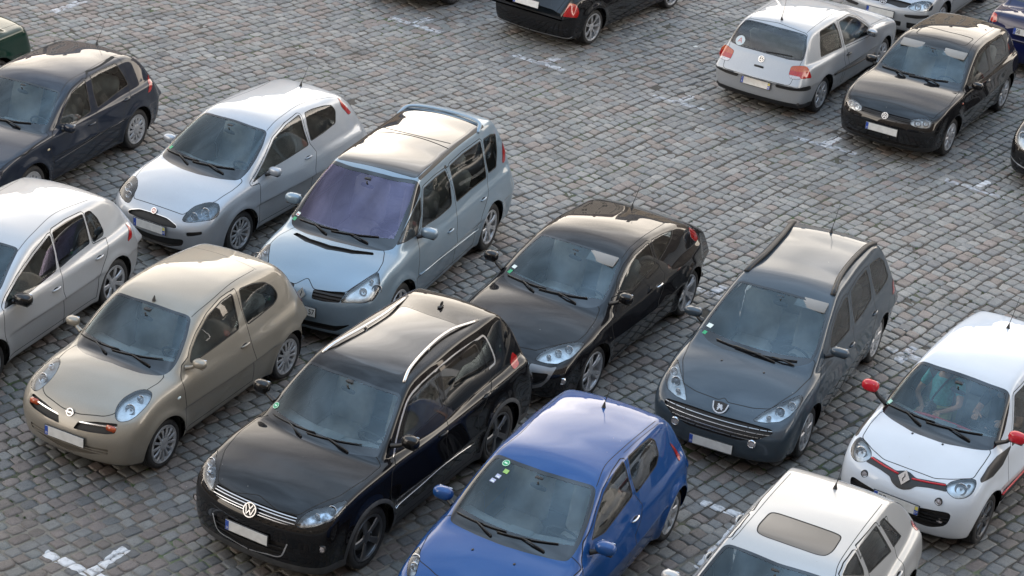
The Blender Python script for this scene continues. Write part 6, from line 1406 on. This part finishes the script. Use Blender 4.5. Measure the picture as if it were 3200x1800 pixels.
tilt = rng.normal(0, .018, (ns, 2)); dome = rng.uniform(.002, .006, (ns, 1))
Zs = rng.normal(0, .0035, (ns, 1))-dome*(np.abs(U_)**3+np.abs(V_)**3)[None]+tilt[:, :1]*da+tilt[:, 1:]*db-np.where(edge >= 1, .030, 0)[None]+rng.normal(0, .0012, (ns, G*G))
Pst = np.stack([X, Y, Zs], -1).reshape(-1, 3)
ii = np.arange(G*G).reshape(G, G); qd = np.stack([ii[:-1, :-1], ii[1:, :-1], ii[1:, 1:], ii[:-1, 1:]], -1).reshape(-1, 4)
Fst = (qd[None]+(np.arange(ns)*G*G)[:, None, None]).reshape(-1, 4)
pal = np.array([(.245, .248, .248), (.272, .270, .262), (.222, .230, .236), (.250, .218, .200), (.195, .196, .200), (.300, .296, .284), (.262, .226, .212), (.230, .242, .240)])
px_, py_ = X.mean(1), Y.mean(1)
wr = np.array([.22, .20, .16, .10, .08, .10, .06, .08]); pick = rng.choice(8, ns, p=wr/wr.sum())
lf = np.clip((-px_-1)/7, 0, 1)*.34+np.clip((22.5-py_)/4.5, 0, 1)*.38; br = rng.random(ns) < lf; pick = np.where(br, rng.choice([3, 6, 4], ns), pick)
colr = pal[pick]*rng.uniform(.90, 1.12, (ns, 1)); colr *= np.array((.785, .778, .768))[None]*(1-.30*np.clip((22-py_)/5, 0, 1))[:, None]  # nearer setts darker, partly shade of the near houses put into their colour
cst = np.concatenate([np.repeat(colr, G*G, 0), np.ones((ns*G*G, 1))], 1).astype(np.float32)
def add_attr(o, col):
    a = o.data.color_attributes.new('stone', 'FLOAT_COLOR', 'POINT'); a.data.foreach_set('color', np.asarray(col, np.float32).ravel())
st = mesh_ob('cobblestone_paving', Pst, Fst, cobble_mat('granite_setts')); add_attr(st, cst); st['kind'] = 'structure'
# joints: earth, sand and moss between the setts, one sheet out to the far houses
gm = bpy.data.materials.new('joint_earth'); gm.use_nodes = True; n = gm.node_tree.nodes; l = gm.node_tree.links; b = n['Principled BSDF']; b.inputs['Roughness'].default_value = .95
tc = n.new('ShaderNodeTexCoord')
def nz(sc, det=6, ro=.6):
    t = n.new('ShaderNodeTexNoise'); t.inputs['Scale'].default_value = sc; t.inputs['Detail'].default_value = det; t.inputs['Roughness'].default_value = ro; l.new(tc.outputs['Object'], t.inputs['Vector']); return t.outputs['Fac']
def ramp(v, a, c):
    r = n.new('ShaderNodeMapRange'); r.inputs['From Min'].default_value = a; r.inputs['From Max'].default_value = c; l.new(v, r.inputs['Value']); return r.outputs[0]
e1 = n.new('ShaderNodeMixRGB'); l.new(ramp(nz(60), .3, .7), e1.inputs[0]); e1.inputs[1].default_value = (.034, .030, .026, 1); e1.inputs[2].default_value = (.080, .071, .060, 1)
sx = n.new('ShaderNodeSeparateXYZ'); l.new(tc.outputs['Object'], sx.inputs[0]); sy = n.new('ShaderNodeMapRange'); sy.inputs['From Min'].default_value = 20.; sy.inputs['From Max'].default_value = 17.5; sy.inputs['To Max'].default_value = .5; l.new(sx.outputs['Y'], sy.inputs['Value'])
ad = n.new('ShaderNodeMath'); ad.operation = 'ADD'; l.new(nz(1.1, 5), ad.inputs[0]); l.new(sy.outputs[0], ad.inputs[1])
e2 = n.new('ShaderNodeMixRGB'); l.new(ramp(ad.outputs[0], .72, .92), e2.inputs[0]); l.new(e1.outputs[0], e2.inputs[1]); e2.inputs[2].default_value = (.16, .145, .125, 1)
mo = n.new('ShaderNodeMath'); mo.operation = 'MULTIPLY'; l.new(ramp(nz(.55, 4), .50, .66), mo.inputs[0]); l.new(ramp(nz(7, 6), .42, .60), mo.inputs[1])
e3 = n.new('ShaderNodeMixRGB'); l.new(mo.outputs[0], e3.inputs[0]); l.new(e2.outputs[0], e3.inputs[1]); e3.inputs[2].default_value = (.045, .085, .022, 1); l.new(e3.outputs[0], b.inputs['Base Color'])
mbp = n.new('ShaderNodeBump'); mbp.inputs['Distance'].default_value = .01; mbp.inputs['Strength'].default_value = .6; l.new(nz(90), mbp.inputs['Height']); l.new(mbp.outputs[0], b.inputs['Normal'])
mb = MB(); mb.add([(-8.1, 13.8, -.011), (8.9, 13.8, -.011), (17.0, 42.3, -.011), (-15.9, 42.3, -.011)], [(0, 1, 2, 3)]); g = mb.ob('ground_joints', gm, smooth=False); g['kind'] = 'structure'
# the rest of the square, beyond what the camera sees: the same paving as a flat sheet
fm = bpy.data.materials.new('far_cobbles'); fm.use_nodes = True; n = fm.node_tree.nodes; l = fm.node_tree.links; b = n['Principled BSDF']; b.inputs['Roughness'].default_value = .65
tc = n.new('ShaderNodeTexCoord'); mp = n.new('ShaderNodeMapping'); mp.inputs['Rotation'].default_value = (0, 0, -TH); bk = n.new('ShaderNodeTexBrick'); l.new(tc.outputs['Object'], mp.inputs['Vector']); l.new(mp.outputs[0], bk.inputs['Vector'])
bk.inputs['Color1'].default_value = (.20, .20, .20, 1); bk.inputs['Color2'].default_value = (.27, .265, .255, 1); bk.inputs['Mortar'].default_value = (.04, .04, .03, 1); bk.inputs['Scale'].default_value = 1.; bk.inputs['Brick Width'].default_value = .19; bk.inputs['Row Height'].default_value = .166; bk.inputs['Mortar Size'].default_value = .010; bk.inputs['Bias'].default_value = 0
l.new(bk.outputs['Color'], b.inputs['Base Color']); bb = n.new('ShaderNodeBump'); bb.inputs['Distance'].default_value = .01; l.new(bk.outputs['Fac'], bb.inputs['Height']); bb.invert = True; l.new(bb.outputs[0], b.inputs['Normal'])
mb = MB(); mb.add([(-260, -260, -.016), (260, -260, -.016), (260, 400, -.016), (-260, 400, -.016)], [(0, 1, 2, 3)]); g = mb.ob('ground', fm, smooth=False); g['kind'] = 'structure'
# painted parking marks: the tops of the setts inside each bar
MARKS = [(((-8.28, 33.36), (-7.88, 34.08)), .17, 2), (((-2.57, 34.53), (-1.60, 33.95)), .14, 2), (((-2.15, 34.23), (-1.83, 34.67)), .14, 2), (((-.31, 33.14), (.59, 32.59)), .14, 2), (((.15, 32.80), (.47, 33.18)), .14, 2),
 (((2.05, 31.74), (2.94, 31.29)), .13, 3), (((2.43, 31.48), (2.71, 31.90)), .13, 2), (((4.28, 30.45), (5.23, 29.97)), .13, 3), (((4.70, 30.19), (5.02, 30.61)), .14, 1), (((6.52, 29.21), (7.32, 28.71)), .12, 3), (((6.97, 29.05), (7.20, 29.29)), .14, 1),
 (((2.47, 24.75), (2.95, 24.42)), .13, 2), (((2.63, 24.54), (2.84, 24.87)), .13, 2), (((4.85, 23.48), (5.30, 23.20)), .13, 2), (((4.97, 23.10), (5.25, 23.55)), .13, 2),
 (((2.30, 19.40), (2.80, 19.15)), .11, 1), (((2.80, 19.15), (3.10, 19.70)), .12, 1), (((2.80, 19.20), (2.20, 18.1)), .10, 1), (((-4.56, 17.40), (-3.6, 16.88)), .12, 1), (((-4.00, 17.14), (-3.76, 17.60)), .12, 1)]
stn = Pst.reshape(ns, G*G, 3); cen = stn.mean(1); wm = {1: cobble_mat('worn_white_paint', 2), 2: cobble_mat('very_worn_white_paint', 1, (.46, .48, .52)), 3: cobble_mat('faded_white_paint', 1, (.38, .40, .44))}
for (pa, pb), w, k in MARKS:
    pa, pb = np.array(pa), np.array(pb); d = pb-pa; L_ = np.linalg.norm(d); d /= L_; m_ = (pa+pb)/2
    near = np.where(np.hypot(cen[:, 0]-m_[0], cen[:, 1]-m_[1]) < L_/2+.3)[0]
    P = stn[near].reshape(-1, 3); F = (qd[None]+(np.arange(len(near))*G*G)[:, None, None]).reshape(-1, 4); T = np.concatenate([F[:, [0, 1, 2]], F[:, [0, 2, 3]]])
    cc = np.repeat(colr[near], G*G, 0); N = np.zeros_like(P); fn_ = np.cross(P[T[:, 1]]-P[T[:, 0]], P[T[:, 2]]-P[T[:, 0]])
    for j in range(3): np.add.at(N, T[:, j], fn_)
    N /= np.maximum(np.linalg.norm(N, axis=1), 1e-12)[:, None]
    def bar(Q, Nn=None): r_ = Q[:, :2]-pa; u_ = r_@d; v_ = np.abs(r_@np.array((-d[1], d[0]))); return np.maximum(np.maximum(-u_, u_-L_), v_-w/2)+.012*np.sin(Q[:, 0]*41)*np.sin(Q[:, 1]*37)
    t, _ = Tri(P, N, T).cut(bar); t, _ = t.cut(lambda Q, Nn: -.026-Q[:, 2])
    if not len(t.T): continue
    o = tri_ob('parking_mark_paint', t.moved(.0025), wm[k], None); o['kind'] = 'structure'
    from_c = cen[near][:, :2]; idx = ((t.P[:, None, :2]-from_c[None])**2).sum(-1).argmin(1); add_attr(o, np.concatenate([colr[near][idx], np.ones((len(t.P), 1))], 1))
# moss and grass tufts in the wider joints
rb = random.Random(5); mb = MB()
def tuft(x, y, r, n_):
    for _ in range(n_):
        a = rb.uniform(0, 2*PI); d_ = r*rb.random()**.6; bx, by = x+d_*math.cos(a), y+d_*math.sin(a); h_ = rb.uniform(.008, .022); w_ = rb.uniform(.002, .004); t_ = rb.uniform(0, 2*PI); lx, ly = rb.uniform(-.012, .012), rb.uniform(-.012, .012)
        mb.add([(bx-w_*math.cos(t_), by-w_*math.sin(t_), -.012), (bx+w_*math.cos(t_), by+w_*math.sin(t_), -.012), (bx+lx, by+ly, -.010+h_)], [(0, 1, 2)])
zones = [(4.3, 25.5, 2.6, 240), (3.9, 22.9, 1.0, 120), (-4.9, 19.0, 1.1, 150), (-6.2, 19.6, 1.2, 90), (2.4, 20.6, .9, 80), (7.3, 28.4, 1.6, 160), (3.2, 27.5, 3, 120), (-1., 22.2, 1.0, 60), (5.6, 24.4, 1.3, 120), (8.2, 30.5, 1.2, 90), (1.6, 25.2, 1.5, 80), (-6.0, 29.5, 2.5, 100), (-4.7, 33.5, 3., 60)]
jk = (stn[:, 0]+stn[:, 6])/2                # a joint side of each sett
for zx, zy, zr, cnt in zones:
    c_ = np.where(np.hypot(cen[:, 0]-zx, cen[:, 1]-zy) < zr)[0]
    for i in rng.choice(c_, min(cnt, len(c_)), replace=False):
        k0, k1 = ((0, 6), (6, 48), (48, 42), (42, 0))[rb.randrange(4)]; t_ = rb.random(); p = stn[i, k0]*(1-t_)+stn[i, k1]*t_; tuft(p[0], p[1], rb.uniform(.012, .035), rb.randrange(14, 34))
gr = mb.ob('grass', mat('moss_green', (.050, .095, .022), .9, noise=(3, .45)), smooth=False); gr['kind'] = 'stuff'; gr['label'] = 'small tufts of grass and moss growing in the joints between the setts'
# ---------------------------------------------------------------- houses round the square, mirrored in the paint of the cars
def house(x, y, w, d, h, rz, wall, roof, label, floors=4, bays=6, pitch_=.8):
    r = empty('town_house', (x, y, 0), rz, label, 'house', 'houses round the square')
    mb = MB(); mb.box((0, d/2, h/2), (w, d, h)); mb.box((0, -.08, h-.2), (w+.1, .3, .35)); mb.ob('wall', mat('plaster_%d' % (int(wall[0]*100)), wall, .85, noise=(.4, .12)), r, smooth=False)
    mb = MB(); rh = d*.5*pitch_; mb.add([(-w/2, -.4, h), (w/2, -.4, h), (w/2, d+.4, h), (-w/2, d+.4, h), (-w/2, d/2, h+rh), (w/2, d/2, h+rh)], [(0, 1, 5, 4), (2, 3, 4, 5), (0, 4, 3), (1, 2, 5), (0, 3, 2, 1)])
    for cx in (-w*.3, w*.22): mb.box((cx, d*.35, h+rh*.8), (.8, .8, rh*.9))
    mb.ob('roof', mat('roof_tiles_%d' % (int(roof[0]*100)), roof, .8, noise=(.6, .2)), r, smooth=False)
    fh = (h-1.)/floors
    for f in range(floors):
        for b_ in range(bays):
            cx = -w/2+w*(b_+.5)/bays; z = .9+f*fh+fh*.45; mb = MB(); ww, hh = min(1.1, w/bays*.5), fh*.58
            mb.box((cx, -.02, z), (ww, .06, hh), 0); 
            for e in (-1, 1): mb.box((cx+e*(ww/2+.06), -.05, z), (.12, .14, hh+.2), 1)
            mb.box((cx, -.07, z-hh/2-.06), (ww+.3, .2, .12), 1); mb.box((cx, -.05, z+hh/2+.06), (ww+.24, .14, .12), 1); mb.box((cx, -.06, z), (.07, .04, hh), 1)
            mb.ob('window', [mat('house_window', (.02, .025, .03), .08, coat=.5), mat('window_stone', (.38, .35, .31), .8)], r, smooth=False)
R_ = math.radians
hs = [(-78, 104, 20, 12, 13.5, 0, (.30, .25, .20), (.09, .05, .04), 'broad ochre town house at the far left beyond the square'), (-58, 103, 18, 12, 15.5, 0, (.24, .22, .20), (.06, .06, .07), 'tall grey town house beyond the far left of the square'),
 (-39, 104, 18, 12, 13.0, 0, (.34, .30, .25), (.10, .05, .04), 'cream town house with red tiles beyond the far left'), (-20, 103, 18, 12, 16.0, 0, (.22, .18, .15), (.06, .05, .05), 'tall brown town house beyond the far side of the square'), (-1, 104, 18, 12, 13.5, 0, (.26, .24, .22), (.08, .05, .05), 'stone town house in the middle of the far side'),
 (18, 103, 18, 12, 15., 0, (.30, .26, .22), (.06, .05, .05), 'tall sand coloured town house beyond the far side'), (38, 104, 20, 12, 13.0, 0, (.28, .26, .23), (.08, .06, .05), 'pale stone town house beyond the far right of the square'), (60, 100, 22, 12, 15., R_(-12), (.25, .20, .17), (.09, .05, .04), 'brown corner house beyond the right far corner'),
 (62, 62, 28, 12, 17., R_(-75), (.10, .085, .075), (.05, .04, .04), 'long dark town house along the right side of the square'), (56, 28, 28, 12, 16.5, R_(-90), (.11, .09, .08), (.05, .04, .04), 'brown plaster house on the right side of the square'), (54, 0, 26, 12, 14.5, R_(-90), (.13, .11, .10), (.05, .04, .04), 'plain plaster house near the right side of the square'),
 (-52, 46, 26, 12, 14., R_(90), (.25, .22, .19), (.08, .05, .05), 'long house along the left side of the square'), (-50, 16, 24, 12, 15., R_(90), (.30, .27, .23), (.07, .06, .06), 'plaster house near the left side of the square')]
hs = [(a[0], a[1], a[2], a[3], a[4]*1.42 if a[1] > 70 else a[4], *a[5:]) for a in hs]+[(-22, -1.6, 22, 12, 24, PI, (.30, .27, .23), (.08, .05, .05), 'cream house left of the house the picture is taken from'), (0, -1.6, 22, 12, 25, PI, (.27, .25, .22), (.07, .05, .05), 'house on the near side of the square below the viewpoint'), (22, -1.6, 22, 12, 23, PI, (.25, .22, .19), (.08, .05, .05), 'brown house right of the house the picture is taken from')]
for a in hs: house(*a[:8], a[8], 4, max(4, int(a[2]/3)))
# ---------------------------------------------------------------- loose papers on the dashboard of the blue car
if 'cli' in ALL:
    K = ALL['cli']; (xb, zb), _, _ = K.c['ws']; M_ = Matrix.Translation(K.root.location) @ Matrix.Rotation(K.root.rotation_euler.z, 4, 'Z')
    for i, (dx, y, a, w_, h_, lb) in enumerate(((-.02, -.34, .1, .13, .06, 'pale paper slip at the left of the blue car dashboard'), (.03, .02, -.2, .16, .035, 'narrow white slip in the middle of the blue car dashboard'), (.0, .22, .35, .15, .07, 'folded white paper on the right of the blue car dashboard'))):
        mb = MB(); c_, s_ = math.cos(a), math.sin(a); mb.box((xb+dx-.06, y, zb-.048), (h_, w_, .004), 0, np.array(((c_, -s_, 0), (s_, c_, 0), (0, 0, 1)))); mb.box((xb+dx-.055, y+.02, zb-.044), (h_*.6, w_*.5, .004), 0, np.array(((c_, -s_, 0), (s_, c_, .1), (0, 0, 1))))
        o = mb.ob('paper_slip', mat('slip_paper', (.62, .75, .72), .7), None, smooth=False); o.matrix_world = M_; o['label'] = lb; o['category'] = 'paper'; o['group'] = 'papers on the dashboard of the blue car'

# a scrap of paper on the setts
mb = MB(); mb.ell((0, 0, .02), (.045, .035, .02), 9, p=1.4); o = mb.ob('paper_scrap', mat('scrap_paper', (.65, .65, .62), .8), smooth=False); o.location = (2.87, 34.25, 0); o['label'] = 'small crumpled white scrap of paper lying on the open cobbles'; o['category'] = 'litter'

rb = random.Random(11); mb = MB()
for _ in range(70):                          # butts, leaf bits and crumbs
    y = rb.uniform(17, 37); x = rb.uniform(-y*.25, y*.27); a = rb.uniform(0, PI); L_, w_ = rb.uniform(.010, .030), rb.uniform(.004, .012); c_, s_ = math.cos(a), math.sin(a)
    mb.box((x, y, .006), (L_, w_, .006), rb.randrange(3), np.array(((c_, -s_, 0), (s_, c_, 0), (0, 0, 1.))))
o = mb.ob('ground_litter', [mat('litter_white', (.6, .6, .56), .8), mat('dry_leaf', (.16, .09, .04), .8), mat('litter_grey', (.3, .28, .25), .8)], smooth=False); o['kind'] = 'stuff'; o['label'] = 'scattered cigarette ends and leaf crumbs on the cobbles'
